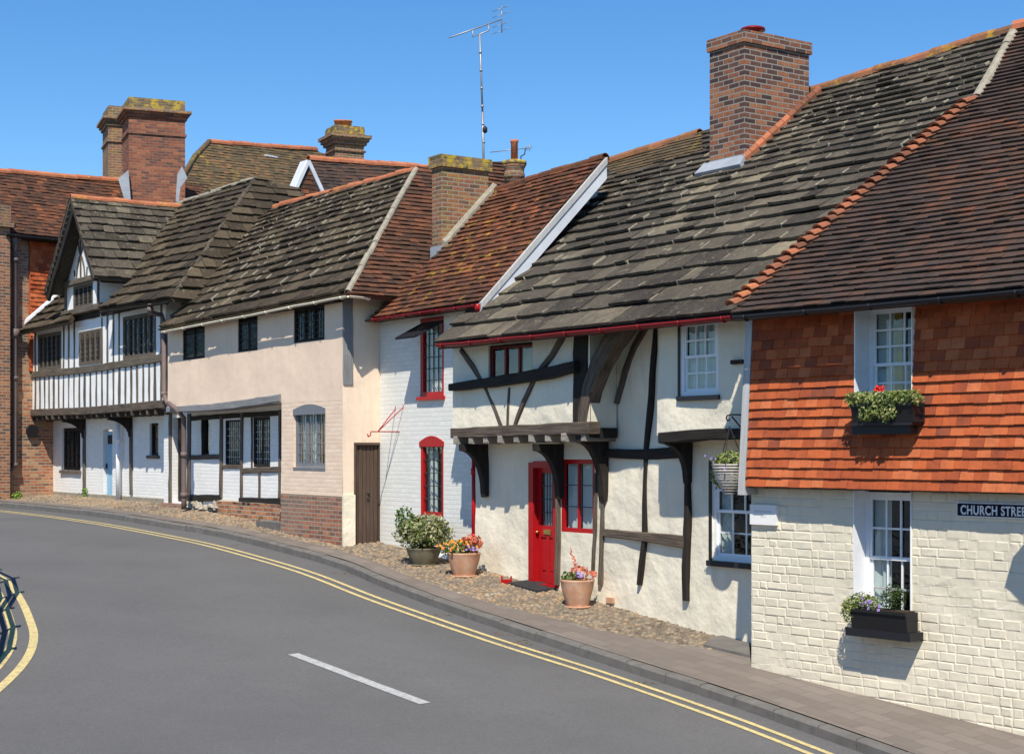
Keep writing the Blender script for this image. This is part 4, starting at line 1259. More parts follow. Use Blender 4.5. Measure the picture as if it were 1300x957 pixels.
# hung tiles: a slightly flared plane
hu = WA.rect(1087.5, 387, 1161, 541, OT * .6)
plT = Plane(WA.pt(0, OT, zb), WA.t, Pup=WA.pt(0, .06, ztA + .1)); plT.amp = .008
Htop = (WA.pt(0, .06, ztA + .1) - WA.pt(0, OT, zb)).length
ul_b, ul_t = plT.uv(948, 617)[0], plT.uv(958, 400)[0]
hy0, hy1 = plT.uv(1124, 541)[1], Htop
hx0, hx1 = plT.uv(1087.5, 450)[0], plT.uv(1161, 450)[0]
mb = MB()
regs = [[(ul_b, 0), (hx0, 0), (hx0, Htop), (ul_t, Htop)], [(hx0, 0), (hx1, 0), (hx1, hy0), (hx0, hy0)], [(hx1, 0), (uA1, 0), (uA1, Htop), (hx1, Htop)]]
poly = [(ul_b, 0), (uA1, 0), (uA1, Htop), (hx1, Htop), (hx1, hy0), (hx0, hy0), (hx0, Htop), (ul_t, Htop)]
lay_tiles(mb, plT, poly, .113, .168, .020, .030, wjit=.02, vjit=.004, hjit=.14)
mb.build('hung_tiles', M['tile_hung'], rootA)
mb = MB(); mb.face([WA.pt(ul_b, OT - .02, zb - .004), WA.pt(uA1, OT - .02, zb - .004), WA.pt(uA1, -.04, zb - .004), WA.pt(ul_b, -.04, zb - .004)]); mb.box(WA, ul_b, uA1, OT - .05, OT - .02, zb - .015, zb + .05); mb.build('tilt_fillet', M['oak'], rootA)
# grey board closing the tiles on the left
mb = MB(); A0, A1 = plT.pt(ul_b - .015, -.10, .02), plT.pt(ul_t - .015, Htop, .02)
s_ = WA.t
V = []
for P in (A0, A1):
    for dt, dn_ in ((-.10, 0), (0, 0), (0, -.25), (-.10, -.25)): V.append(P + s_ * dt + WA.n * dn_)
mb.shape(V, [(0, 1, 5, 4), (1, 2, 6, 5), (2, 3, 7, 6), (3, 0, 4, 7), (0, 3, 2, 1), (4, 5, 6, 7)]); mb.build('corner_board', M['grey_board'], rootA)
# windows with their deep white reveals
def reveal_liner(fr, h, o0, o1, parent, mat='white_gloss', th=.012):
    mb = MB(); u0, u1, z0, z1 = h[:4]
    mb.box(fr, u0 - .0, u0 + th, o0, o1, z0, z1); mb.box(fr, u1 - th, u1, o0, o1, z0, z1); mb.box(fr, u0 + th, u1 - th, o0, o1, z1 - th, z1); mb.box(fr, u0 + th, u1 - th, o0, o1, z0, z0 + th)
    return mb.build('reveal', M[mat], parent)
w = window(rootA, WA, (hl[0] + .012, hl[1] - .012, hl[2], hl[3] - .06), -.19, rows=4, cols=3, sash=True, fw=.05, curtain=[(.0, .36, 'curtain')], label='lower white sash window with net curtain')
reveal_liner(WA, hl, -.26, .012, w)
mb = MB(); mb.box(WA, uA(1073, 800, .24), uA(1150, 805, .24) + .05, -.2, .24, hl[2] - .085, hl[2] + .004); mb.build('sill', M['black_paint'], w)
zq = ztA + .02
hu2 = (hx0, hx1, WA.uz(1124, 541, OT * .7)[1], zq)
w = window(rootA, WA, (hu2[0] + .014, hu2[1] - .014, hu2[2] + .02, zq), -.10, rows=6, cols=3, sash=True, fw=.05, curtain=[(0, .35, 'curtain'), (.36, .5, 'curtain_y')], label='upper white sash window with a yellow curtain')
reveal_liner(WA, hu2, -.18, .145, w)
mb = MB(); mb.box(WA, uA(1082, 535, .38), uA(1157, 535, .38), -.1, .38, hu2[2] + .005, hu2[2] + .035); mb.box(WA, uA(1082, 535, .3), uA(1157, 535, .3), .20, .32, hu2[2] - .085, hu2[2] + .005); mb.build('sill', M['black_paint'], w)
gutter(rootA, WA.hit(933, 402, .50), WA.hit(1420, 357, .50), r=.05, mat='black_paint', brk=.9)
mb = MB(); mb.box(WA, ul_t - .1, uA1, -.02, .30, ztA - .02, ztA + .01); mb.box(WA, ul_t - .1, uA1, .30, .325, ztA - .03, ztA + .09); mb.build('soffit', M['black_paint'], rootA)

# street name plate
def sign_text(parent, fr, txt, u, z, o, h, mat, sx=1.0, name='lettering', depth=.004, spacing=1.0):
    cu = bpy.data.curves.new(name, 'FONT'); cu.body = txt; cu.size = h / .72; cu.extrude = depth / 2; cu.space_character = spacing; cu.offset = h * .035
    ob = bpy.data.objects.new(name, cu); COL.objects.link(ob)
    dg = bpy.context.evaluated_depsgraph_get(); me = bpy.data.meshes.new_from_object(ob.evaluated_get(dg))
    bpy.data.objects.remove(ob); off = wloc(parent)
    for v in me.vertices:
        P = fr.pt(u + v.co.x * sx, o + v.co.z, z + v.co.y) - off; v.co = P
    me.materials.clear(); me.materials.append(M[mat]); o_ = bpy.data.objects.new(name, me); COL.objects.link(o_); o_.parent = parent
    return o_, me
su0, sz0 = WA.uz(1214, 655.5, .03); sz1 = WA.uz(1214, 637, .03)[1]
swid = 1.62
sg = thing('street_sign', WA.pt(su0 + swid / 2, .01, sz0), 'navy enamel CHURCH STREET name plate with white letters and border on the cream brick wall', 'sign')
mb = MB(); mb.box(WA, su0, su0 + swid, .008, .024, sz0, sz1); mb.build('border', M['signwhite'], sg)
mb = MB(); mb.box(WA, su0 + .012, su0 + swid - .012, .024, .028, sz0 + .012, sz1 - .012); mb.build('plate', M['navy'], sg)
hh_ = (sz1 - sz0) * .62
o_, me = sign_text(sg, WA, 'CHURCH STREET', su0 + .05, (sz0 + sz1) / 2 - hh_ / 2, .030, hh_, 'signwhite', sx=.76, spacing=1.10)
umax = max((v.co + wloc(sg) - WA.O).dot(WA.t) for v in me.vertices)
print('sign text px end', topx(WA.pt(umax, .03, sz0)), 'sign height', sz1 - sz0)

# plaque
pr = WA.rect(953, 640.5, 986.5, 666, .03)
pq = thing('wall_plaque', WA.pt(pr[0], .01, pr[2]), 'small white stone plaque with faint lettering near the corner of the cream brick wall', 'plaque')
mb = MB(); mb.box(WA, pr[0], pr[1], .0, .045, pr[2], pr[3]); mb.build('slab', M['stone_pl'], pq)
mb = MB()
for zz, a, b in ((.66, .18, .82), (.42, .42, .62)):
    u = pr[0] + (pr[1] - pr[0]) * a
    while u < pr[0] + (pr[1] - pr[0]) * b:
        w_ = random.uniform(.006, .014); z_ = pr[2] + (pr[3] - pr[2]) * zz
        mb.box(WA, u, u + w_, .045, .0462, z_ - .012, z_ + .012); u += w_ + random.uniform(.005, .01)
mb.build('engraving', M['etched'], pq)
# ================================================================== WHITE BRICK HOUSE (C)
rootC = thing('white_brick_house', WC.pt(.8, 0, pz(*WC.pt(.8, 0, 0).xy)), 'narrow white painted brick house with red window frames, red gutter and clay tile roof', 'house')
eC0, eC1 = WC.hit(471, 403, .36), WC.hit(608, 383, .36)
plC = Plane(eC0, eC1 - eC0, pitch=R(46), rise=-WC.n)
print('C', plC.pitchdeg(), eC0, eC1, 'top', plC.hit(768, 200), plC.hit(625, 240), 'B there', plB.hit(768, 207), 'B low', plB.hit(610, 376), 'C low', plC.hit(610, 381))
mb = MB()
lay_tiles(mb, plC, [plC.uv(*p) for p in [(470, 404), (609, 383), (768, 199), (700, 219), (630, 242), (560, 318), (520, 355)]], .12, .18, .02, .032, wjit=.12, vjit=.008, hjit=.28)
mb.build('roof', M['tile_red'], rootC)
mb = MB(); ridge_tiles(mb, plC.hit(628, 241), plC.hit(768, 199), r=.09); mb.build('ridge_tiles', M['tile_red'], rootC)
# right verge: undercloak and white boarding standing above the neighbouring roof
V0, V1 = plC.hit(609, 383), plC.hit(769, 199)
dv = (V1 - V0).normalized()
mb = MB(); th = WC.t * .03
a0, a1 = V0 - UP * .03 + th, V1 - UP * .03 + th
b0, b1 = a0 - UP * .33, a1 - UP * .33
mb.shape([a0, a1, b1, b0, a0 - th * 3, a1 - th * 3, b1 - th * 3, b0 - th * 3], [(0, 3, 2, 1), (4, 5, 6, 7), (0, 1, 5, 4), (0, 4, 7, 3), (1, 2, 6, 5)])
mb.build('gable_board', M['white_flash'], rootC)
mb = MB(); a0, a1 = a0 + WC.t * .02 + UP * .015, a1 + WC.t * .02 + UP * .015; b0, b1 = a0 - UP * .11, a1 - UP * .11
mb.shape([a0, a1, b1, b0, a0 - th * 2, a1 - th * 2, b1 - th * 2, b0 - th * 2], [(0, 3, 2, 1), (4, 5, 6, 7), (0, 1, 5, 4), (0, 4, 7, 3), (1, 2, 6, 5), (3, 7, 6, 2)])
mb.build('verge_board', M['grey_board'], rootC)
ztC = plC.O.z - .05
hc1 = (*WC.rect(533.5, 396, 563.5, 503, 0), .10); hc1 = (hc1[0], hc1[1], hc1[2], ztC - .03, .10)
hc2 = (*WC.rect(533.5, 562, 563, 655, 0), .10)
uC1 = WC.u(612)
mb = MB(); wall_sheet(mb, WC, WC.u(482.5), uC1, GB(WC, .5) - .3, ztC + .15, holes=[hc1, hc2], amp=.008, step=.2, seed=12)
body(mb, WC, WC.u(482.5), uC1, 0, 8, GB(WC, .5) - .4, ztC - .3, ridge=2.2, zr=ztC + 2.1)
mb.build('wall', M['white_brick'], rootC)
mb = MB(); wall_sheet(mb, WC, WC.u(483), uC1, GB(WC, .5) - .3, WC.uz(520, 701, 0)[1], out=.025); P_ = WC.uz(520, 701)[1]
mb.face([WC.pt(WC.u(483), .025, P_), WC.pt(uC1, .025, P_), WC.pt(uC1, 0, P_ + .05), WC.pt(WC.u(483), 0, P_ + .05)]); mb.face([WC.pt(WC.u(483), .025, P_ - 1), WC.pt(WC.u(483), 0, P_ - 1), WC.pt(WC.u(483), 0, P_ + .05), WC.pt(WC.u(483), .025, P_)]); mb.build('plinth', M['white_pl'], rootC)
w = window(rootC, WC, hc1, -.01, rows=1, cols=1, frame='red_paint', bar='oak', fw=.075, curtain=[(.0, .75, 'curtain')], lattice=True, lat=(.14, .2), sill=(.04, .06, .06, 'red_paint'), label='tall red framed upper window, top light propped open')
# the open top-hung casement
zc = WC.uz(545, 420)[1]
A_, B_ = WC.pt(hc1[0] + .07, .0, zc + .13), WC.pt(hc1[1] - .05, .0, zc + .13)
dnv = WC.n * .50 - UP * .26
mb = MB()
fr_in = [(0, 0), (1, 0), (1, 1), (0, 1)]
def quad_bar(mb, P, Q, w, th, up):
    d = (Q - P).normalized(); s = d.cross(up).normalized() * w / 2; n_ = up.normalized() * th / 2
    V = [P + s + n_, P - s + n_, P - s - n_, P + s - n_, Q + s + n_, Q - s + n_, Q - s - n_, Q + s - n_]
    mb.shape(V, [(0, 1, 5, 4), (1, 2, 6, 5), (2, 3, 7, 6), (3, 0, 4, 7), (3, 2, 1, 0), (4, 5, 6, 7)])
nn = (B_ - A_).cross(dnv).normalized()
for P, Q in ((A_, B_), (A_, A_ + dnv), (B_, B_ + dnv), (A_ + dnv, B_ + dnv)): quad_bar(mb, P, Q, .05, .03, nn)
mb.shape([A_, B_, B_ + dnv, A_ + dnv], [(0, 1, 2, 3)])
mb.build('open_casement', M['black_paint'], w)
w = window(rootC, WC, hc2, -.01, rows=1, cols=1, frame='red_paint', bar='oak_black', fw=.07, curtain=[(.05, .5, 'curtain')], lattice=True, lat=(.16, .2), label='red framed lower window with an arched head')
# arched head
u0, u1 = hc2[0], hc2[1]; z1 = hc2[3]; um = (u0 + u1) / 2; pts = [(u0 - .02, z1 - .06), (u1 + .02, z1 - .06)]
for k in range(9):
    t = k / 8; pts.append((u1 + .02 - (u1 - u0 + .04) * t, z1 + .015 + .10 * math.sin(math.pi * t)))
mb = MB(); mb.prism(WC, pts, -.09, .012); mb.build('arch_head', M['red_paint'], w)
gutter(rootC, WC.hit(472, 405, .40), WC.hit(607, 386, .40), r=.042, mat='red_dark', brk=.55)
mb = MB(); mb.box(WC, WC.u(482), uC1, -.02, .30, ztC + .0, ztC + .03); mb.build('soffit', M['oak'], rootC)
# hopper bend and the red downpipe
p0 = WC.hit(606, 386, .40); p1 = WC.hit(611, 398, .12)
pipe(rootC, [p0, p0 - UP * .08, p1, p1 - UP * .4], .04, 'red_paint', name='gutter_bend')
q = WC.hit(602, 600, .12)
pipe(rootC, [q + UP * .45, Vector((q.x, q.y, pz(q.x, q.y) + .05))], .042, 'red_paint', collars=[q + UP * .02, Vector((q.x, q.y, q.z - 1.0))])
# chimney of C
Pc = plC.hit(561, 316)
zc_ = CAM.z + (HY - 196) * Pc.y / F
cC, frc, wl, wb = chimney(rootC, Pc, -WC.t, -WC.n, 548.5, 620, zc_ - .2, 'chim_mossy', bands=[(zc_ - .21, zc_, .05, 'chim_lich')], zbot=-.9, label='broad brick chimney capped with yellow lichen')
print('chimC', wl, wb, Pc)
fillet(cC, plC, frc, Pc, wb + .1, 'mortar', w=.13, n=1, name='mortar_fillet', lift=.10)
mb = MB(); mb.box(frc, -wl - .02, .02, -.1, .025, Pc.z - .35, Pc.z + .06); mb.build('lead_flashing', M['lead'], cC)
# aerial on its mast, held by the chimney
zm = zc_
base = frc.pt(-.10, -wb + .12, zm - .3)
base = CAM + ray(614.5, 196) * base.y
TA = CAM + ray(609, 44) * base.y
ae = thing('tv_aerial', Vector((base.x, base.y, base.z - .3)), 'long boom aerial on a tall jointed mast strapped to the lichened chimney', 'aerial')
mb = MB(); mb.tube([base - UP * .5, base.lerp(TA, .35)], .022, 8); mb.tube([base.lerp(TA, .35), TA], .017, 8)
for k in range(6): q = base.lerp(TA, .1 + .15 * k); mb.tube([q - UP * .02, q + UP * .02], .026, 8)
mb.build('mast', M['alu'], ae)
mb = MB(); q = base.lerp(TA, .2) + Vector((.03, 0, 0)); mb.lathe(q - UP * .05, [(.02, 0), (.045, .02), (.045, .09), (.02, .12)], 10); mb.build('mast_clamp', M['iron'], ae)
b0 = CAM + ray(571.5, 48) * (base.y - .3); b1 = CAM + ray(637, 25) * (base.y + .35)
mb = MB(); mb.tube([b0, b1], .013, 6)
bd = (b1 - b0).normalized(); el = bd.cross(UP).normalized()
mb.tube([b0.lerp(b1, .43), b0.lerp(b1, .43) - UP * .13, TA], .012, 6); mb.tube([TA, b0.lerp(b1, .74) - UP * .12, b0.lerp(b1, .74)], .012, 6)
mb.build('boom', M['alu'], ae)
mb = MB()
for k in range(16):
    q = b0.lerp(b1, .02 + .052 * k); mb.tube([q - el * .085, q + el * .085], .004, 5)
mb.build('directors', M['alu'], ae)
mb = MB()
for s_, dz in ((1, .09), (-1, -.09), (1, .2), (-1, -.2)):
    q = b1 + UP * dz - bd * .02; mb.tube([q - el * .26, q + el * .26], .005, 5)
mb.tube([b1 + UP * .24, b1 - UP * .24], .009, 5)
for dz in (.09, -.09, .2, -.2): mb.tube([b1 + UP * dz - bd * .12, b1 + UP * dz + bd * .12], .005, 5)
mb.build('reflector', M['alu'], ae)
# round stack with a tall pot behind the ridge, and its small aerial
Pp = CAM + ray(653, 245) * (plC.hit(653, 233).y + 1.2)
zt_ = lambda y: CAM.z + (HY - y) * Pp.y / F
st = thing('round_chimney', Vector((Pp.x, Pp.y, zt_(250))), 'short round brick chimney with one tall red pot behind the clay tile ridge', 'chimney')
r0 = 12.5 * Pp.y / F
mb = MB(); c_ = Vector((Pp.x, Pp.y, 0))
mb.lathe(c_, [(r0, zt_(222) - 2.4), (r0, zt_(227)), (r0 * 1.08, zt_(226)), (r0 * 1.08, zt_(222)), (r0 * 1.0, zt_(220)), (r0 * 1.0, zt_(215)), (r0 * 1.1, zt_(213)), (r0 * 1.2, zt_(210))], 20); mb.build('stack', M['chim_mossy'], st)
mb = MB(); mb.lathe(c_, [(r0 * 1.22, zt_(210) + .002), (r0 * 1.26, zt_(208)), (r0 * 1.22, zt_(205)), (r0 * .9, zt_(204)), (.05, zt_(203.5))], 20); mb.build('cap', M['chim_lich'], st)
mb = MB(); r1 = 4.6 * Pp.y / F; mb.lathe(c_, [(r1, zt_(204)), (r1 * .95, zt_(182)), (r1 * 1.15, zt_(181)), (r1 * 1.15, zt_(178)), (r1 * .8, zt_(178)), (r1 * .75, zt_(183))], 16); mb.build('chimney_pot', M['ridge_red'], st)
sa = thing('tv_aerial', Vector((Pp.x + .15, Pp.y, zt_(204))), 'small aerial with a thin boom beside the tall red chimney pot', 'aerial')
D_ = Pp.y + .25; Pq = lambda x, y: CAM + ray(x, y) * D_
mb = MB(); mb.tube([Pq(662, 205), Pq(661, 199), Pq(666, 196), Pq(667, 189)], .012, 6); mb.build('mast', M['iron'], sa)
mb = MB(); mb.tube([Pq(622, 193.5), Pq(672, 188)], .009, 6); mb.build('boom', M['alu'], sa)
mb = MB()
for x, y, h in ((669, 188, 3), (672, 188, 4), (674, 187.5, 2)): mb.tube([Pq(x, y - h), Pq(x, y + h)], .006, 5)
mb.tube([Pq(667, 187), Pq(676, 186)], .006, 5); mb.build('reflector', M['alu'], sa)

# red wall bracket
W0, W1 = WC.hit(512, 517, .0), WC.hit(507, 548, .0)
tip = WC.hit(475, 548, .58); r_ = .011
tip = WC.pt((W1 - WC.O).dot(WC.t), .5, W1.z); print('bracket tip', topx(tip))
br = thing('wall_bracket', W1, 'thin red iron sign bracket sticking out of the white brick wall', 'bracket')
mb = MB(); mb.tube([W1, tip], r_, 6); mb.tube([tip, tip + WC.n * .05 + UP * .0, tip + WC.n * .07 - UP * .07, tip + WC.n * .1 - UP * .09, tip + WC.n * .12 - UP * .04], r_, 6); mb.build('arm', M['red_paint'], br)
for q in (WC.hit(502, 519, 0), W0):
    mb = MB(); mb.tube([q, tip - WC.n * .08], r_ * .8, 6); mb.tube([q, q + UP * .05], r_ * .8, 6); mb.build('stay', M['red_paint'], br)

# ================================================================== PINK HOUSE (D)
rootD = thing('pink_rendered_house', WD.pt(-3, 0, pz(*WD.pt(-3, 0, 0).xy)), 'pale pink rendered house with dark upper windows, overhanging first floor and stone slate roof', 'house')
WS = WD.side
JD = .5                                        # depth of the recess below the overhang
eD0, eD1 = WD.hit(204, 417, .26), WD.hit(441, 371, .26)
plD = Plane(eD0, eD1 - eD0, pitch=R(44), rise=-WD.n)
ridD = plD.hit(527, 215)
plDh = Plane(eD1, WS.t, Pup=ridD)
print('D pitch', plD.pitchdeg(), plDh.pitchdeg(), eD0, eD1, ridD, plD.hit(350, 262))
mb = MB()
lay_tiles(mb, plD, [plD.uv(*p) for p in [(204, 417), (440, 371), (527, 215), (350, 262), (338, 272), (290, 304), (247, 374)]], lambda v: .34 - .17 * min(1, max(0, v) / 4), lambda v: .46 - .2 * min(1, max(0, v) / 4), .05, .065, wjit=.4, vjit=.018, hjit=.3, rough=True, joints=(JT := []))
mb.build('roof', M['stone_roof2'], rootD)
mortar_dabs(plD, JT, M['mortar_pale'], rootD)
mb = MB()
hb = plDh.uv(560, 380)
lay_tiles(mb, plDh, [plDh.uv(*p) for p in [(440, 372), (500, 377), (600, 385), (650, 205), (527, 213)]], .12, .18, .02, .032, wjit=.12, vjit=.008, hjit=.28)
mb.build('hip_roof', M['tile_brown'], rootD, label='brown clay tiled hip end of the roof')
mb = MB(); ridge_tiles(mb, plD.hit(350, 262), ridD + UP * .0, r=.09, lift=.0); mb.build('ridge_tiles', M['ridge_red'], rootD)
mb = MB(); ridge_tiles(mb, eD1 + UP * .02, ridD + UP * .02, r=.06, step=.4, jit=.008); mb.build('mortar_hip', M['mortar'], rootD)
bk = MB(); a, b = plD.hit(350, 262) - UP * .05, ridD - UP * .05; dn = -WD.n * 4.5 - UP * 4.4; bk.face([a, b, b + dn, a + dn]); bk.build('back_roof', M['tile_brown'], rootD)
ztD = plD.O.z - .02
uD = lambda x, y=560, o=0: WD.uz(x, y, o)[0]
zjD = WD.uz(290, 515, 0)[1]
uDl, uDm, uDr = uD(213, 460), uD(357.5, 560), 0.0
d_holes = [(*WD.rect(*r_, 0), .05) for r_ in ((232, 409, 260, 456), (302, 399, 327, 446), (373, 381.5, 412, 433.5))]
hD = (*WD.rect(372.5, 519, 413, 593, 0), .12)
zpink = WD.uz(395, 628, 0)[1]
mb = MB()
wall_sheet(mb, WD, uDl, uDr, zjD, ztD + .2, holes=d_holes, amp=.014, step=.2, seed=21)
mb.face([WD.pt(uDl, 0, zjD), WD.pt(uDm, 0, zjD), WD.pt(uDm, -JD, zjD), WD.pt(uDl, -JD, zjD)])
body(mb, WD, uDl, uDr - .7, -JD, 7.5, GB(WD, -3) - .6, ztD - .3, ridge=2.4, zr=ztD + 2.0)
mb.build('wall', M['pink'], rootD)
mb = MB(); wall_sheet(mb, WD, uDm, uDr, zpink, zjD - .001, holes=[hD], amp=.006, step=.2, seed=22); mb.build('pink_brick_wall', M['pink_brick'], rootD)
mb = MB(); wall_sheet(mb, WD, uDm - .0, uDr + .01, GB(WD, 0) - .3, zpink, out=.02); mb.face([WD.pt(uDm, .02, zpink), WD.pt(uDr, .02, zpink), WD.pt(uDr, -.02, zpink + .01), WD.pt(uDm, -.02, zpink + .01)])
mb.face([WD.pt(uDm, .02, zpink), WD.pt(uDm, -JD, zpink), WD.pt(uDm, -JD, zpink - 1.5), WD.pt(uDm, .02, zpink - 1.5)]); mb.build('brick_plinth', M['plinth_brick'], rootD)
# side wall with the gate
us1 = WS.u(485); gt = (*WS.rect(449.5, 562, 483.5, 694, 0), .08)
mb = MB(); wall_sheet(mb, WS, 0, us1, GB(WD, 0) - .3, ztD + .2, holes=[gt], amp=.012, step=.15, seed=30); body(mb, WS, 0, us1, 0, .0, 0, 0) if False else None
mb.build('side_wall', M['peach'], rootD)
mb = MB(); mb.timber(WS, [(WS.u(441.5, 430), WS.uz(441, 488, 0)[1]), (WS.u(441.5, 430), ztD + .1)], .19, -.02, .03); mb.build('corner_post', M['grey_beam'], rootD)
z_ = WS.uz(441, 628, 0)[1]
mb = MB(); mb.box(WS, -.01, gt[0], -.02, .05, GB(WD, 0) - .2, z_); mb.build('white_plinth', M['cream'], rootD)
g = MB(); a, b, c, d = gt[:4]
n_b = 6
for k in range(n_b):
    x0 = a + .04 + (b - a - .08) * k / n_b; x1 = a + .04 + (b - a - .08) * (k + 1) / n_b
    g.timber(WS, [((x0 + x1) / 2, c + .06), ((x0 + x1) / 2, d - .05)], x1 - x0 - .006, -.07, -.035, jit=.01)
dr = g.build('door', M['brown_gate'], rootD, label='brown boarded side door')
g = MB(); g.timber(WS, [(a + .02, c), (a + .02, d)], .045, -.08, .01, jit=.02); g.timber(WS, [(b - .02, c), (b - .02, d)], .04, -.08, .005, jit=.02); g.timber(WS, [(a, d - .02), (b, d - .02)], .05, -.08, .012, jit=.02); g.build('door_frame', M['brown_gate'], dr)
g = MB(); P = WS.pt((a + b) / 2 + .03, -.02, (c + d) / 2); g.lathe(P, [(.0, 0), (.02, .01), (.02, .03), (0, .04)], 8); g.box(WS, (a + b) / 2 + .01, (a + b) / 2 + .05, -.035, -.025, (c + d) / 2 - .12, (c + d) / 2 - .06); g.build('handle', M['iron'], dr)
g = MB(); g.box(WS, a - .05, b + .05, -.5, -.45, c, d); g.build('room_shade_backing', M['room'], dr)  # dark sheet in place of the shade behind the boards
# windows of the pink house
for k, h in enumerate(d_holes):
    window(rootD, WD, h, -.012, frame='oak_black', bar='oak_black', lattice=True, lat=(.09, .11), fw=.035, casements=(2, 2, 3)[k], mull=.015)
w = wD_ = window(rootD, WD, hD, -.05, frame='window_grey', bar='window_grey', casements=3, mull=.018, mullmat='window_grey', lattice=True, lat=(.105, .2), fw=.06, lcol='alu', curtain=[(.05, .62, 'curtain')], sill=(.0, .01, .05, 'window_grey'), label='arched grey window with varnished mullions')
for k in range(3):
    x_ = hD[0] + .085 + (hD[1] - hD[0] - .12) * k / 3
    mb = MB(); mb.timber(WD, [(x_, hD[2] + .06), (x_, hD[3] - .1)], .045, -.16, -.115, jit=.02); mb.build('mullion', M['orange_wood'], wD_)
u0, u1, z1 = hD[0], hD[1], hD[3]; pts = [(u0 - .005, z1 - .10), (u1 + .005, z1 - .10)]
for k in range(9): t = k / 8; pts.append((u1 + .005 - (u1 - u0 + .01) * t, z1 + .0 + .085 * math.sin(math.pi * t)))
mb = MB(); mb.prism(WD, pts, -.09, .008); mb.build('arch_head', M['window_grey'], w)
px_timber(rootD, WD, [(213, 520), (270, 517), (310, 512), (357, 505)], [.12, .14, .15, .14], 0, th=.04, mat='grey_beam', name='jetty_beam', back=.3)
gutter(rootD, WD.hit(206, 421, .28), WD.hit(441, 375, .28), r=.035, mat='cream', brk=1.0)
gutter(rootD, WD.hit(442, 375, .28), WS.hit(492, 380, .45), r=.035, mat='cream', brk=1.0)
mb = MB(); mb.box(WD, uDl, uDr, -.02, .22, ztD + .0, ztD + .03); mb.build('soffit', M['oak_black'], rootD)
# recessed ground floor: white panels between dark timbers
o = -JD
ur = lambda x, y=590: WD.uz(x, y, o)[0]
def rr(x0, y0, x1, y1): return WD.rect(x0, y0, x1, y1, o)
win1, win2, win0 = rr(286, 533, 306, 591), rr(321.5, 529, 343, 593), rr(258, 531, 265.5, 577)
dd = rr(219, 530, 232, 637)
mb = MB(); wall_sheet(mb, WD, ur(208), ur(372), GB(WD, -4) - .2, zjD + .1, holes=[(*win1, .06), (*win2, .06), (*win0, .06), (*dd, .25)], out=o, amp=.01, step=.15, seed=33, reveal=.06)
mb.build('ground_floor_wall', M['white_brick2'], rootD)
def tb(pts, w, mat='oak', name='timber', th=.03): px_timber(rootD, WD, pts, w, o, th=th, mat=mat, name=name)
tb([(217, 525), (216.5, 640)], .14, 'oak_grey', 'post'); tb([(241, 525), (240, 637)], .17, 'oak', 'post')
tb([(257.5, 529), (257.5, 577)], .05, 'oak_black', 'stud'); tb([(282, 528), (281, 632)], .13, 'oak', 'post'); tb([(308, 524), (307, 634)], .09, 'oak', 'post')
tb([(320.5, 527), (320.5, 594)], .04, 'oak', 'stud'); tb([(330, 600), (330, 632)], .06, 'oak', 'stud'); tb([(356, 520), (355.5, 634)], .08, 'oak', 'post')
tb([(243, 580.5), (282, 579.5)], .10, 'oak', 'rail'); tb([(283, 592), (308, 592)], .08, 'oak', 'rail'); tb([(308, 597.5), (357, 595.5)], .11, 'oak', 'rail'); tb([(243, 531), (357, 524)], .1, 'oak_black', 'rail')
tb([(241, 632), (281, 632)], .14, 'oak_black', 'sill_beam', .05); tb([(306, 636), (357, 637)], .15, 'oak_black', 'sill_beam', .06)
window(rootD, WD, win1, o - .01, frame='oak_black', bar='oak_black', lattice=True, lat=(.10, .14), fw=.035, lcol='alu'); window(rootD, WD, win2, o - .01, frame='oak_black', bar='oak_black', lattice=True, lat=(.10, .14), fw=.03, casements=2, mull=.03, lcol='alu')
window(rootD, WD, win0, o - .01, frame='oak_black', bar='oak_black', rows=1, cols=1, fw=.03, lattice=False)
g = MB()
for k in range(4):
    x0 = dd[0] + (dd[1] - dd[0]) * k / 4; g.timber(WD, [(x0 + (dd[1] - dd[0]) / 8, dd[2] + .03), (x0 + (dd[1] - dd[0]) / 8, dd[3])], (dd[1] - dd[0]) / 4 - .006, o - .16, o - .12, jit=.01)
g.build('door', M['oak_black'], rootD, label='dark plank door in the shade of the overhang')
mb = MB(); mb.box(WD, ur(211), ur(238), o - .02, o + .12, GB(WD, -5), WD.uz(225, 639, o)[1]); mb.build('doorstep', M['plinth_brick'], rootD)
# footings: rubble, then brick
mb = MB()
ra = rr(236, 636, 281, 662)
for _ in range(150):
    u = random.uniform(ra[0], ra[1]); z = random.uniform(ra[2] - .1, ra[3] - .03); P = WD.pt(u, o + random.uniform(.0, .09), z)
    cobble(mb, P.x, P.y, P.z, random.uniform(.05, .11), random.uniform(.03, .07))
mb.build('rubble_footing', M['rubble'], rootD)
ra = rr(279, 636, 357, 668)
mb = MB(); wall_sheet(mb, WD, ra[0], ra[1] + .1, ra[2] - .4, ra[3] - .03, out=o + .07, amp=.03, step=.08, freq=4, seed=40); mb.face([WD.pt(ra[0], o + .07, ra[3] - .03), WD.pt(ra[1], o + .07, ra[3] - .03), WD.pt(ra[1], o, ra[3]), WD.pt(ra[0], o, ra[3])]); mb.build('brick_footing', M['red_brick'], rootD)
P1 = WD.hit(233.5, 600, .02 - JD + .35); zf = pz(P1.x, P1.y)
pipe(rootD, [WD.hit(214, 512, .1), WD.hit(222, 518, .08), WD.hit(233, 530, .02 - JD + .35), Vector((P1.x, P1.y, zf + .3)), Vector((P1.x, P1.y, zf + .05))], .055, 'brown_pipe', collars=[Vector((P1.x, P1.y, zf + .35)), Vector((P1.x, P1.y, zf + 1.2))])
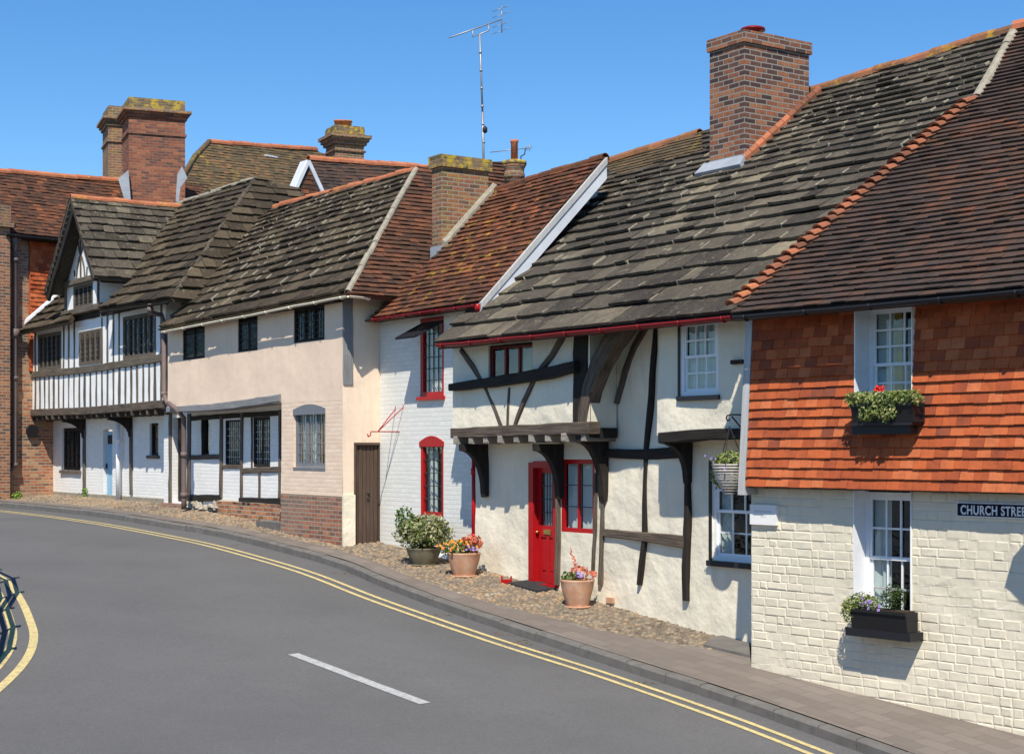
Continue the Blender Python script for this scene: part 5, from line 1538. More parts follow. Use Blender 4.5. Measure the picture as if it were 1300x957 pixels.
# stone step by the brick footing
Q = phit(336, 667)
stp = thing('stone_step', Q, 'low weathered stone slab on the cobbles below the red brick footing', 'step')
mb = MB(); u_, z_ = WD.uz(336, 664, 0); mb.box(WD, uD(322, 665, 0), uD(351, 665, 0), -.32, -.05, Q.z - .1, Q.z + .10); mb.build('slab', M['kerb'], stp)

# ================================================================== BLACK AND WHITE HOUSE (E)
rootE = thing('half_timbered_house', WE.pt(-4, 0, pz(*WE.pt(-4, 0, 0).xy)), 'black and white half timbered house with a gabled dormer and jettied upper floor', 'house')
JE = .6
uE = lambda x, y=480, o=0: WE.uz(x, y, o)[0]
uEl, uEr = uE(38.5, 490), uE(211, 460)
zE = lambda x, y, o=0: WE.uz(x, y, o)[1]
zj0 = zE(120, 520); zrail = (zE(38, 476) + zE(205, 457)) / 2; print('E jetty z', zE(38, 522), zE(120, 522), zE(208, 512), 'rail', zE(38, 476), zE(205, 457))
eE0, eE1 = WE.hit(127, 391, .40), WE.hit(217, 378, .40)
plE = Plane(eE0, eE1 - eE0, pitch=R(46), rise=-WE.n)
ptopE = plE.hit(324, 226)
plEh = Plane(eE1, -WE.n, Pup=ptopE)
print('E', plE.pitchdeg(), plEh.pitchdeg(), eE0, eE1, ptopE)
mb = MB(); lay_tiles(mb, plE, [plE.uv(*p) for p in [(126, 392), (217, 379), (324, 226), (262, 246), (215, 264), (170, 352)]], lambda v: .36 - .16 * min(1, max(0, v) / 4), lambda v: .5 - .2 * min(1, max(0, v) / 4), .05, .065, wjit=.35, vjit=.02, hjit=.3, rough=True)
mb.build('roof', M['stone_roof2'], rootE)
mb = MB(); lay_tiles(mb, plEh, [plEh.uv(*p) for p in [(217, 379), (262, 385), (420, 300), (380, 240), (324, 226)]], lambda v: .34 - .14 * min(1, max(0, v) / 4), .4, .05, .065, wjit=.35, vjit=.02, hjit=.3, rough=True)
mb.build('hip_roof', M['stone_roof2'], rootE)
mb = MB(); ridge_tiles(mb, eE1 + UP * .0, ptopE + UP * .0, r=.06, step=.3, jit=.02); mb.build('hip_ridge', M['stone_roof'], rootE)
mb = MB(); ridge_tiles(mb, plE.hit(222, 260), ptopE, r=.08, step=.3, jit=.015); mb.build('mortar_ridge', M['mortar'], rootE)
# low roof left of the dormer
eL0, eL1 = WE.hit(25, 422, .40), WE.hit(84, 409, .40)
plL = Plane(eL0, eL1 - eL0, pitch=R(46), rise=-WE.n)
mb = MB(); lay_tiles(mb, plL, [plL.uv(*p) for p in [(25, 422), (88, 408), (100, 380), (80, 372)]], .3, .42, .05, .065, wjit=.35, vjit=.02, hjit=.3, rough=True); mb.build('roof', M['stone_roof2'], rootE, label='small mossy slope left of the dormer')
mb = MB(); ridge_tiles(mb, plL.hit(23, 420) + UP * .06, plL.hit(78, 373) + UP * .06, r=.10, step=2, jit=0); mb.build('verge_flashing', M['white_flash'], rootE)
# dormer: gable front plane OG
OG = .10; OV = .55
apex = WE.hit(89, 249, OV); lowR = WE.hit(119, 352, OV); lowL = WE.hit(57, 371, OV)
dG = -WE.n
plG = Plane(lowR, dG, Pup=apex); plG2 = Plane(lowL, dG, Pup=apex)
print('G pitch', plG.pitchdeg(), plG2.pitchdeg(), apex, lowR, lowL, 'ridge end', topx(apex + dG * 5), topx(apex + dG * 6))
Lr = plG.uv(256, 265)[0]
mb = MB(); gp = [plG.uv(*p) for p in [(119, 353), (200, 352), (262, 264), (89, 249)]]
top_v = (apex - lowR).dot(plG.b); gp = [(0, 0), (gp[1][0] + 1.2, 0), (Lr + .3, top_v), (0, top_v)]
lay_tiles(mb, plG, gp, lambda v: .32 - .12 * min(1, max(0, v) / 2.5), lambda v: .42 - .14 * min(1, max(0, v) / 2.5), .05, .06, wjit=.35, vjit=.015, hjit=.3, rough=True); dor = mb.build('dormer_roof', M['stone_roof'], rootE)
top2 = (apex - lowL).dot(plG2.b)
mb = MB(); lay_tiles(mb, plG2, [(0, 0), (5, 0), (5, top2), (0, top2)], .26, .36, .03, .05, wjit=.3, vjit=.015); mb.build('dormer_roof', M['stone_roof'], rootE)
mb = MB(); ridge_tiles(mb, apex, apex + dG * (Lr + .2), r=.09); mb.build('ridge_tiles', M['ridge_red'], rootE)
# barge boards
for side, low in (('l', lowL), ('r', lowR)):
    a = apex - WE.n * .04 - UP * .02; b = low - WE.n * .04 - UP * .04
    d = (b - a); q = WE.uz(*topx(a), OV); r2 = WE.uz(*topx(b), OV)
    mb = MB()
    w_ = .42 if side == 'l' else .10
    mb.timber(WE, [((a - WE.O).dot(WE.t), a.z - w_ * .62), ((b - WE.O).dot(WE.t), b.z - w_ * .1)], w_, OV - .09, OV - .02, jit=.02)
    bb = mb.build('barge_board', M['oak_black'], rootE)
    mb = MB()
    L_ = 14
    for k in range(L_):
        t = (k + .5) / L_; uu = ((a - WE.O).dot(WE.t)) * (1 - t) + (b - WE.O).dot(WE.t) * t; zz = (a.z - w_ * .62) * (1 - t) + (b.z - w_ * .1) * t
        if side == 'l': mb.lathe(WE.pt(uu, OV - .015, zz), [(.0, -.05), (.045, -.03), (.05, 0), (.045, .03), (0, .05)], 6)
    if side == 'l': mb.build('carving', M['oak_black'], bb)
# soffit under the gable overhang is dark oak; gable wall
zgb = zE(100, 357, OG)
mb = MB()
al, ar = (lowL - WE.O).dot(WE.t), (lowR - WE.O).dot(WE.t); aa = (apex - WE.O).dot(WE.t)
tri = [(al + .15, zgb), (ar + .0, zgb), (ar + .0, lowR.z - .05), (aa, apex.z - .14), (al + .15, lowL.z)]
kr = (apex.z - .2 - zgb) / (apex.z - lowR.z); kl = (apex.z - .2 - zgb) / (apex.z - lowL.z)
tri = [(aa + (al - aa) * kl + .06, zgb), (aa + (ar - aa) * kr - .06, zgb), (aa, apex.z - .22)]
mb.prism(WE, tri, OG - .1, OG + .02); mb.build('gable_wall', M['white_pl'], rootE)
zz0 = zgb; base_u = (al + ar) / 2 + .12
def gt_(pts, w=.06): mb = MB(); mb.timber(WE, pts, w, OG, OG + .045, jit=.05, step=.12); mb.build('gable_timber', M['oak'], rootE)
cx_ = uE(104, 330, OG); hz = apex.z - zgb
gt_([(cx_, zgb + .04), (cx_, zgb + hz * .75)], .055)
for sgn in (-1, 1):
    gt_([(cx_ + sgn * .30, zgb + .05), (cx_ + sgn * .24, zgb + .30), (cx_ + sgn * .10, zgb + .52), (cx_ + sgn * .03, zgb + .60)], .05)
    gt_([(cx_ + sgn * .03, zgb + .64), (cx_ + sgn * .12, zgb + .74), (cx_ + sgn * .17, zgb + .95)], .05)
    gt_([(cx_ + sgn * .42, zgb + .05), (cx_ + sgn * .46, zgb + .28)], .045)
mb = MB(); mb.timber(WE, [(al + .12, zgb - .02), (ar + .02, zgb - .02)], .13, OG - .05, OG + .10); mb.build('tie_beam', M['oak_grey'], rootE)
# dormer front below the gable
zdb = zE(100, 398, .10)
du0, du1 = uE(84, 380, .08), uE(127, 380, .08)
hG = WE.rect(98, 360, 124, 398, .08); hG = (uE(93.5, 380, .08), uE(118, 380, .08), zdb + .12, zgb - .10, .05)
mb = MB(); wall_sheet(mb, WE, du0, du1, zdb, zgb, holes=[hG], out=.08); 
for u in (du0, du1): mb.face([WE.pt(u, .08, zdb - .2), WE.pt(u, -1.8, zdb - .2), WE.pt(u, -1.8, zgb - .15), WE.pt(u, .08, zgb - .15)])
mb.build('dormer_wall', M['white_pl'], rootE)
window(rootE, WE, hG, .09, frame='oak_grey', bar='oak_grey', casements=4, mull=.03, lattice=True, lat=(.10, .10), fw=.05, label='leaded window in the dormer')
mb = MB(); mb.timber(WE, [(du0 - .05, zdb + .04), (du1 + .4, zdb + .06)], .14, 0, .20); mb.build('dormer_sill', M['oak_grey'], rootE)
mb = MB(); mb.timber(WE, [(du0 + .03, zdb + .1), (du0 + .03, zgb - .05)], .08, .05, .13); mb.build('stud', M['oak_grey'], rootE)
mb = MB(); mb.timber(WE, [(du1 - .06, zdb + .1), (du1 - .06, zgb - .05)], .07, .05, .13); mb.build('stud', M['oak_grey'], rootE)
# jettied upper floor: white wall, studs, rail, windows
ztE = plE.O.z - .05
hE = [(*WE.rect(49, 423, 78, 474, 0), .05), (*WE.rect(101, 419, 129, 469, 0), .05), (*WE.rect(157, 399, 198, 458.5, 0), .05)]
hE = [(h[0], h[1], zrail + .09, h[3], .05) for h in hE]
mb = MB(); wall_sheet(mb, WE, uEl, uEr, zj0, ztE + .1, holes=hE, amp=.01, step=.3, seed=50)
mb.face([WE.pt(uEl, 0, zj0), WE.pt(uEr, 0, zj0), WE.pt(uEr, -JE - .05, zj0), WE.pt(uEl, -JE - .05, zj0)])
for u in (uEl, uEr): mb.face([WE.pt(u, 0, zj0), WE.pt(u, -JE, zj0), WE.pt(u, -JE, ztE), WE.pt(u, 0, ztE)])
body(mb, WE, uE(58, 590, -JE), uEr, -JE, 7, GB(WE, -4) - .6, ztE - .3)
mb.build('upper_wall', M['white_pl'], rootE)
k = 0; u = uEl + .10
lower = []
while u < uEr - .05:
    wide = k % 6 == 5
    mb = MB(); mb.timber(WE, [(u, zj0 + .05), (u + random.uniform(-.02, .02), zrail)], (.17 if wide else .115) * random.uniform(.85, 1.15), -.02, .010, jit=.06, step=.3); mb.build('stud', M['oak_grey'], rootE)
    if not any(h[0] - .02 < u < h[1] + .02 for h in hE):
        mb = MB(); mb.timber(WE, [(u, zrail), (u + random.uniform(-.02, .02), ztE)], .12 * random.uniform(.85, 1.15), -.02, .010, jit=.06, step=.3); mb.build('stud', M['oak_grey'], rootE)
    u += random.uniform(.33, .41); k += 1
mb = MB(); mb.timber(WE, [(uEl - .02, zrail + .01), ((uEl + uEr) / 2, zrail - .03), (uEr, zrail + .03)], .17, -.02, .045); mb.build('rail', M['oak_grey'], rootE)
mb = MB(); mb.timber(WE, [(uEl - .03, zj0 + .02), ((uEl + uEr) / 2, zj0 - .02), (uEr + .02, zj0 + .03)], .18, -.1, .06); mb.build('jetty_beam', M['oak'], rootE)
mb = MB(); mb.timber(WE, [(uEl, ztE + .02), (uEr, ztE + .02)], .16, -.05, .06); mb.build('wall_plate', M['oak_black'], rootE)
for i, h in enumerate(hE):
    n_ = (5, 4, 6)[i]
    w = window(rootE, WE, h, .02, frame='oak_grey', bar='oak_grey', casements=n_, mull=.032, lattice=True, lat=(.12, .13), fw=.05, depth=.07, label=('shaded left window of the upper floor', 'middle window with carved tracery heads', 'wide right window of the upper floor')[i])
    if i == 1:
        mb = MB()
        for c in range(n_ * 2):
            uu = h[0] + .05 + (h[1] - h[0] - .1) * (c + .5) / (n_ * 2)
            P = [(uu - .045, h[3] - .06), (uu - .045, h[3] - .22), (uu - .02, h[3] - .12), (uu, h[3] - .09), (uu + .02, h[3] - .12), (uu + .045, h[3] - .22), (uu + .045, h[3] - .06)]
            mb.prism(WE, P, -.02, .012)
        mb.build('tracery', M['oak_grey'], w)
n_j = 21
for k in range(n_j):
    u = uEl + .12 + (uEr - uEl - .2) * k / (n_j - 1)
    mb = MB(); mb.timber(WE, [(u - .05, zj0 - .13), (u + .05, zj0 - .13)], .12, -JE, .03 + random.uniform(-.03, .03)); mb.build('joist', M['oak'], rootE)
# ground floor
o = -JE
ue = lambda x, y=590: WE.uz(x, y, o)[0]
re = lambda *a: WE.rect(*a, o)
wA_, wB_, dE = re(79, 543, 102, 597), re(190, 537, 201, 578), re(131, 545, 138, 632)
dE = (dE[0], dE[1] + .25, dE[2], dE[3])
mb = MB(); wall_sheet(mb, WE, ue(57), ue(216), zE(130, 628, o), zj0 + .02, holes=[(*wA_, .12), (*wB_, .12), (*dE, .14)], out=o, amp=.012, step=.2, seed=55); mb.build('ground_floor_wall', M['white_brick2'], rootE)
mb = MB(); wall_sheet(mb, WE, ue(57), ue(216), GB(WE, -4) - .3, zE(130, 628, o), out=o + .02); mb.face([WE.pt(ue(57), o + .02, zE(130, 628, o)), WE.pt(ue(216), o + .02, zE(130, 628, o)), WE.pt(ue(216), o, zE(130, 628, o) + .01), WE.pt(ue(57), o, zE(130, 628, o) + .01)]); mb.build('plinth', M['mortar'], rootE)
window(rootE, WE, wA_, o - .05, frame='oak_black', bar='oak_black', casements=4, mull=.035, lattice=True, lat=(.13, .2), fw=.05, sill=(.08, o + .06, .08, 'oak_grey'))
window(rootE, WE, wB_, o - .05, frame='oak_black', bar='oak_black', rows=2, cols=1, fw=.05, sill=(.08, o + .06, .07, 'oak_grey'), lattice=False)
g = MB(); a, b, c, d = dE
g.box(WE, a + .03, b - .03, o - .13, o - .09, c + .02, d - .05)
for k in range(4): x0 = a + .05 + (b - a - .1) * k / 4; g.box(WE, x0 + .01, x0 + (b - a - .1) / 4 - .01, o - .09, o - .075, c + .05, d - .42)
dr = g.build('door', M['blue_door'], rootE, label='narrow pale blue door')
g = MB(); g.box(WE, a + .12, b - .12, o - .075, o - .07, d - .36, d - .14); g.build('pane', M['room'], dr)  # pane coloured as the dark of the room behind it
g = MB(); g.box(WE, a + .06, a + .10, o - .075, o - .04, (c + d) / 2 - .12, (c + d) / 2); g.build('handle', M['iron'], dr)
for x in (108, 167.5):
    mb = MB(); mb.timber(WE, [(ue(x), zE(x, 545, o)), (ue(x), zE(x, 628, o))], .13, o - .02, o + .05); mb.build('post', M['oak_grey'], rootE)
    pts = [(o, zj0 - .18), (.0, zj0 - .18), (.0, zj0 - .26)]
    for q in range(1, 7):
        th = q / 6 * math.pi / 2; pts.append((o + .07 + (-o - .07) * (1 - math.sin(th)), zj0 - .26 - .40 * (1 - math.cos(th))))
    pts.append((o, zj0 - .68)); mb = MB(); mb.perp(WE, pts, ue(x) - .05, ue(x) + .05); mb.build('bracket', M['oak_black'], rootE)
pts = [(o, zj0 - .18), (.0, zj0 - .18), (.0, zj0 - .30), (-.25, zj0 - .75), (o + .1, zj0 - 1.3), (o, zj0 - 1.3)]
mb = MB(); mb.perp(WE, pts, ue(57) - .06, ue(57) + .06); mb.build('bracket', M['oak_black'], rootE)
Pp_ = WE.hit(150, 600, o + .12); zf = pz(Pp_.x, Pp_.y)
pipe(rootE, [Vector((Pp_.x, Pp_.y, zj0 - .25)), Vector((Pp_.x, Pp_.y, zf))], .055, 'white_gloss', collars=[Vector((Pp_.x, Pp_.y, zf + 1.45))])
gutter(rootE, WE.hit(128, 396, .44), WE.hit(216, 383, .44), r=.04, mat='oak_black', brk=.9)
# iron rainwater pipe between the two houses
PA, PB_ = WE.hit(191, 386, .42), WE.hit(205, 400, .10)
pipe(rootE, [PA, PA - UP * .18, PB_ + UP * .0, WE.hit(208, 410, .08), WE.hit(208.5, 500, .08), WE.hit(211, 508, .08), WE.hit(217, 519, .08)], .055, 'brown_pipe', collars=[WE.hit(208.5, 500, .08), PA - UP * .12])

# ================================================================== RED BRICK HOUSE (F)
rootF = thing('red_brick_house', WF.pt(0, 0, pz(*WF.pt(0, 0, 0).xy)), 'tall red brick house with tile hung upper wall closing the street on the left', 'house')
uF = lambda x, y=480, o=0: WF.uz(x, y, o)[0]
eF0, eF1 = WF.hit(-120, 284, .35), WF.hit(120, 307, .35)
plF = Plane(eF0, eF1 - eF0, pitch=R(48), rise=-WF.n)
print('F', plF.pitchdeg(), eF0, eF1, plF.hit(0, 217), plF.hit(150, 228), topx(plF.hit(0, 217)))
mb = MB(); lay_tiles(mb, plF, [plF.uv(*p) for p in [(-60, 288), (200, 314), (260, 236), (150, 229), (0, 217), (-60, 212)]], .13, .2, .014, .024, wjit=.1, vjit=.008, hjit=.5); mb.build('roof', M['tile_brown'], rootF)
mb = MB(); ridge_tiles(mb, plF.hit(-60, 212), plF.hit(158, 230), r=.11, step=.4); mb.build('ridge_tiles', M['ridge_red'], rootF)
zFt = plF.O.z - .03
mb = MB(); wall_sheet(mb, WF, uF(-60), uF(120), GB(WF, 0) - 1, zFt + .2); body(mb, WF, uF(-60), uF(260), 0, 8, GB(WF, 0) - 1, zFt - .2); mb.build('wall', M['red_brick_low'], rootF)
plFt = Plane(WF.pt(uF(36.5, 400), .06, zE(50, 470, 0)), WF.t, Pup=WF.pt(uF(36.5, 400), .05, zFt)); plFt.amp = .006
wv = (zFt - plFt.O.z); mb = MB(); lay_tiles(mb, plFt, [(0, 0), (4.2, 0), (4.2, wv), (0, wv)], .115, .17, .015, .026, wjit=.02, vjit=.004, hjit=.4); mb.build('hung_tiles', M['tile_hung'], rootF)
gutter(rootF, WF.hit(8, 297, .38), WF.hit(120, 309, .38), r=.07, mat='iron', brk=1.2)
mb = MB(); mb.box(WF, uF(-60), uF(120), -.05, .3, zFt - .02, zFt + .04); mb.build('soffit', M['oak_black'], rootF)
a = WF.hit(19, 300, .34); b = WF.hit(19, 318, .12); 
pb = lambda y, x=18.5, o=.12: WF.hit(x, y, o)
pipe(rootF, [a, b, pb(592), pb(600, 12), pb(637, 12)], .075, 'brown_pipe', collars=[pb(424), pb(330), pb(480), pb(590)])
mb = MB(); q = pb(306); mb.lathe(q - UP * .22, [(.08, 0), (.12, .08), (.19, .25), (.19, .42)], 8); q = pb(424); mb.lathe(q - UP * .12, [(.08, 0), (.13, .08), (.14, .25)], 8); mb.build('rainwater_head', M['brown_pipe'], rootF)
# small stone capped buttress at the frame edge
mb = MB(); mb.box(WF, uF(-20), uF(4), .0, .35, GB(WF, 0), CAM.z + (HY - 290) * 41 / F); mb.build('pilaster', M['red_brick'], rootF)
mb = MB(); zz = CAM.z + (HY - 290) * 41 / F; mb.box(WF, uF(-20), uF(7), -.05, .45, zz, zz + .14); mb.box(WF, uF(-20), uF(5), .0, .35, zz + .14, zz + .55); mb.build('stone_cap', M['chim_mossy'], rootF)
# oval wall lantern plate
mb = MB(); P = WF.hit(40, 547, .05); mb.tube([P, P + WF.n * .06], .17, 16); mb.build('vent_plate', M['iron'], rootF)
# double chimney
for (x0, x1, yt, x2, dd_, lab) in ((136, 137.5, 134, 166, 2.2, 'slimmer rear chimney stack'), (162, 163.5, 123, 235, 0, 'massive brick chimney with yellow lichen on its cap')):
    Pc = plF.hit(x1, 243) ; Pc = CAM + ray(x1, 250) * (44.0 + dd_)
    z_ = lambda y: CAM.z + (HY - y) * Pc.y / F
    frf = Fr.at(Vector((Pc.x, Pc.y, 0)), Vector((.93, .37, 0)))
    W_ = frf.u(x2, 200)
    mt_ = 'chim_mossy' if dd_ else 'chim_red'
    mb = MB(); mb.box(frf, 0, W_, -1.3, 0, z_(275), z_(yt + 14)); c = mb.build('chimney', M[mt_], rootF, lab)
    for y0, y1, e, mt in ((yt + 46, yt + 43, .04, mt_), (yt + 25, yt + 21, .05, mt_), (yt + 21, yt + 17.5, .10, mt_), (yt + 17.5, yt + 14, .16, 'chim_mossy'), (yt + 14, yt, .0, 'chim_lich')):
        mb = MB(); mb.box(frf, -e, W_ + e, -1.3 - e, e, z_(y0), z_(y1)); mb.build('brick_band', M[mt if not (dd_ and mt == 'chim_lich') else 'chim_mossy'], c)
mb = MB(); D_ = 43.8; Pq = lambda x, y, d=0: CAM + ray(x, y) * (D_ + d)
mb.shape([Pq(150, 227), Pq(163, 216), Pq(166, 254), Pq(158, 254), Pq(150, 227, .1), Pq(163, 216, .1), Pq(166, 254, .1), Pq(158, 254, .1)], [(3, 2, 1, 0), (4, 5, 6, 7), (0, 1, 5, 4), (1, 2, 6, 5), (2, 3, 7, 6), (3, 0, 4, 7)]); mb.build('lead_flashing', M['lead'], rootF); mb = MB()
mb.shape([Pq(225, 222), Pq(231, 211), Pq(238, 226), Pq(229, 238), Pq(227, 256), Pq(223, 256), Pq(225, 222, .1), Pq(231, 211, .1), Pq(238, 226, .1), Pq(229, 238, .1), Pq(227, 256, .1), Pq(223, 256, .1)], [(5, 4, 3, 2, 1, 0), (6, 7, 8, 9, 10, 11)] + [(k, (k + 1) % 6, (k + 1) % 6 + 6, k + 6) for k in range(6)])
mb.build('lead_flashing', M['lead'], rootF)

# ================================================================== HOUSES BEHIND
def back_house(name, label, fr, poly_px, e0, e1, pitch, mat, out=0, gauge=.13, wid=.2, ridge=None, depth=6):
    root = thing(name, Vector((e0.x, e0.y, gz(e0.x, e0.y))), label, 'house')
    pl = Plane(e0, e1 - e0, pitch=R(pitch), rise=-fr.n)
    mb = MB(); lay_tiles(mb, pl, [pl.uv(*p) for p in poly_px], gauge, wid, .014, .024, wjit=.1, hjit=.5); mb.build('roof', M[mat], root)
    if ridge: mb = MB(); ridge_tiles(mb, pl.hit(*ridge[0]) , pl.hit(*ridge[1]), r=.12, step=.4); mb.build('ridge_tiles', M['ridge_red'], root)
    a, b = (e0 - fr.O).dot(fr.t), (e1 - fr.O).dot(fr.t); o_ = (e0 - fr.O).dot(fr.n) - .3
    mb = MB(); mb.box(fr, min(a, b) + .2, max(a, b) - .2, o_ - depth, o_, 0, e0.z - .05); mb.build('wall', M['red_brick'], root)
    return root, pl
FG = Fr(225, 42, 2500)
rG, plGb = back_house('brown_tiled_house', 'mossy brown tiled roof with a red ridge rising behind the half timbered house', FG, [(228, 268), (440, 285), (440, 210), (401, 191), (266, 181), (247, 200), (232, 226)], FG.hit(226, 268, 0), FG.hit(440, 285, 0), 50, 'tile_bgd', ridge=((266, 180), (401, 190)))
mb = MB(); plv = [plGb.hit(*p) for p in ((266, 180), (247, 199), (232, 225))]; mb.tube([p + UP * .0 for p in plv], .09, 6); mb.build('verge', M['tile_bgd'], rG)
a = plGb.hit(266, 181); b = plGb.hit(232, 226)
mb = MB(); k_ = Vector((-.35, .9, 0)); mb.face([a, b, b + k_ * 2 - UP * 1.0, a + k_ * 1.2 - UP * .6]); mb.face([b, b - UP * 2, b + k_ * 2 - UP * 3, b + k_ * 2 - UP * 1]); mb.build('hip_roof', M['tile_bgd'], rG)
mb = MB(); q = plGb.hit(343, 199); mb.box(Fr.at(q, FG.t), -.25, .25, -.1, .08, q.z - .02, q.z + .03); mb.build('lead_flashing', M['white_flash'], rG)
# grey tiled house with a small gable
FH = Fr(372, 50, -718)
apx = FH.hit(390, 204, 0); lo_r = FH.hit(411, 250, 0); lo_l = FH.hit(369, 250, 0)
rH = thing('grey_tiled_house', Vector((apx.x, apx.y, gz(apx.x, apx.y))), 'dark tiled roof with a small pale edged gable behind the pink house', 'house')
plH = Plane(lo_r, -FH.n, Pup=apx); tv = (apx - lo_r).dot(plH.b)
# main slope seen to the right of the gable
e0 = FH.hit(410, 262, -.3)
eh0 = CAM + ray(395, 262) * 41.0; eh1 = CAM + ray(560, 268) * 44.0
plH2 = Plane(eh0, eh1 - eh0, pitch=R(50), rise=Vector((-.5744, .8186, 0)))
mb = MB(); lay_tiles(mb, plH2, [plH2.uv(*p) for p in [(393, 262), (560, 268), (560, 214), (545, 213), (392, 200)]], .13, .2, .014, .024, wjit=.1, hjit=.5); mb.build('roof', M['tile_dark'], rH)
mb = MB(); ridge_tiles(mb, plH2.hit(391, 201), plH2.hit(546, 213), r=.12, step=.45); mb.build('ridge_tiles', M['ridge_red'], rH)
frh = Fr.at(CAM + ray(390, 250) * 40.6, Vector((.8, .55, 0)))
A_, L_, R_ = [frh.uz(*p, 0) for p in ((390, 205), (370, 250), (411, 250))]
mb = MB(); mb.prism(frh, [(L_[0] + .1, L_[1] - .5), (R_[0] - .1, R_[1] - .5), (R_[0], R_[1]), A_, L_], -.3, 0); mb.build('gable_wall', M['tile_brown'], rH)
plg = Plane(frh.pt(L_[0], .02, L_[1]), frh.t, Pup=frh.pt(L_[0], .015, L_[1] + 1)); plg.amp = 0
mb = MB(); lay_tiles(mb, plg, [(.06, 0), (R_[0] - L_[0] - .06, 0), (A_[0] - L_[0], A_[1] - L_[1] - .06)], .12, .17, .012, .02); mb.build('hung_tiles', M['tile_brown'], rH)
for P, Q in ((A_, L_), (A_, R_)):
    mb = MB(); mb.timber(frh, [P, Q], .11, -.3, .09, jit=.01); mb.build('barge_board', M['white_flash'], rH)
mb = MB(); mb.box(frh, L_[0] - 1, R_[0] + 3, -5, -.4, 0, L_[1] - .3); mb.build('wall', M['red_brick'], rH)
# far chimney
Pc = CAM + ray(425.5, 206) * 47.0; z_ = lambda y: CAM.z + (HY - y) * Pc.y / F
frx = Fr.at(Vector((Pc.x, Pc.y, 0)), Vector((.9, .43, 0)))
far_c = thing('brick_chimney', Vector((Pc.x, Pc.y, z_(215))), 'square brick chimney with oversailing courses and one squat clay pot above the red ridge', 'chimney')
W_ = frx.u(462, 190)
mb = MB(); mb.box(frx, 0, W_, -.85, 0, z_(215) - 1.6, z_(178)); mb.build('stack', M['chim_mossy'], far_c)
for y0, y1, e, mt in ((191, 189, .05, 'chim_mossy'), (182, 178, .07, 'chim_mossy'), (178, 174, .13, 'chim_mossy'), (174, 170, .19, 'chim_mossy'), (170, 160, .02, 'chim_lich'), (160, 158, .0, 'chim_lich')):
    mb = MB(); mb.box(frx, -e, W_ + e, -.85 - e, e, z_(y0), z_(y1)); mb.build('brick_band', M[mt], far_c)
for uu, rr_ in ((W_ * .5, .2), (W_ * .28, .14)):
    mb = MB(); c_ = frx.pt(uu, -.4, 0); mb.lathe(c_, [(rr_, z_(159)), (rr_ * .95, z_(151)), (rr_ * 1.1, z_(150.5)), (rr_ * 1.1, z_(149)), (rr_ * .8, z_(149)), (rr_ * .7, z_(152))], 16); mb.build('chimney_pot', M['ridge_red'], far_c)

# ================================================================== POTS, BOXES, SMALL THINGS
def pot(name, px, py, wpx, hpx, label, group=None, mat='terracotta'):
    P = phit(px, py); s = F / P.y; r = wpx / s / 2; h = hpx / s
    root = thing(name, P, label, 'plant pot', group)
    mb = MB(); mb.lathe(P, [(r * .62, .0), (r * .66, .02), (r * .80, h * .35), (r * .95, h * .70), (r * .99, h * .90), (r * 1.03, h * .95), (r * 1.03, h), (r * .93, h), (r * .91, h * .92)], 28)
    mb.build('pot', M[mat], root)
    mb = MB(); mb.lathe(P, [(r * .02, h * .9), (r * .90, h * .92), (r * .4, h * .96)], 20); mb.build('soil', M['soil'], root)
    mb = MB(); mb.lathe(P, [(r * .78, -.01), (r * .82, .015), (r * .6, .018)], 20); mb.build('saucer', M['terracotta' if mat == 'terracotta' else 'old_pot'], root)
    return root, P, r, h
G1 = 'flower pots outside the cottages'
rt, P, r, h = pot('flower_pot', 589, 731, 42, 30, 'terracotta pot of orange and coral flowers beside the bushy shrub', G1)
mb = MB(); leaf_cloud(mb, P + Vector((-.10, -.02, h + .07)), (.30, .24, .12), 420, .03); mb.build('leaves', M['green'], rt)
mb = MB(); leaf_cloud(mb, P + Vector((.10, .05, h + .14)), (.20, .18, .13), 260, .038); mb.build('coral_leaves', M['fl_coral'], rt)
mb = MB()
for _ in range(60):
    a = random.uniform(0, 6.28); q = random.uniform(.3, 1); flower(mb, P + Vector((-.08 + math.cos(a) * .34 * q, math.sin(a) * .22 * q - .05, h + .08 + .10 * (1 - q) + random.uniform(-.05, .05))), Vector((random.uniform(-.4, .4), -.8, .6)).normalized(), random.uniform(.018, .03))
mb.build('orange_flowers', M['fl_orange'], rt)
mb = MB()
for _ in range(9): flower(mb, P + Vector((random.uniform(-.05, .25), -.2, h + .06 + random.uniform(-.02, .06))), Vector((0, -.9, .4)).normalized(), .022)
mb.build('purple_flowers', M['fl_purple'], rt)
rt, P, r, h = pot('flower_pot', 733, 770, 43, 35, 'terracotta pot with a tall coral spike and a purple bloom beneath the red framed window', G1)
mb = MB(); leaf_cloud(mb, P + Vector((-.08, -.02, h + .03)), (.17, .17, .08), 200, .025); mb.build('leaves', M['green'], rt)
mb = MB(); leaf_cloud(mb, P + Vector((.04, .02, h + .09)), (.16, .14, .10), 100, .03)
for k in range(26):
    t = k / 25; q = P + Vector((-.06 + .03 * math.sin(t * 5), 0, h + .1 + .33 * t)); flower(mb, q + Vector((random.uniform(-.03, .03) * (1.3 - t), random.uniform(-.03, .03), 0)), Vector((random.uniform(-1, 1), -.8, .3)).normalized(), .02 * (1.3 - t * .6))
for k in range(10):
    q = P + Vector((.20 + random.uniform(-.03, .06), random.uniform(-.08, .05), h + .06 + random.uniform(-.03, .04))); flower(mb, q, Vector((random.uniform(-1, 1), -.8, .3)).normalized(), .03)
mb.build('coral_leaves', M['fl_coral'], rt)
mb = MB()
for k in range(7): flower(mb, P + Vector((.03 + random.uniform(-.03, .03), -.16, h + .06 + random.uniform(-.02, .04))), Vector((0, -.9, .4)).normalized(), .028)
mb.build('purple_flowers', M['fl_purple'], rt)
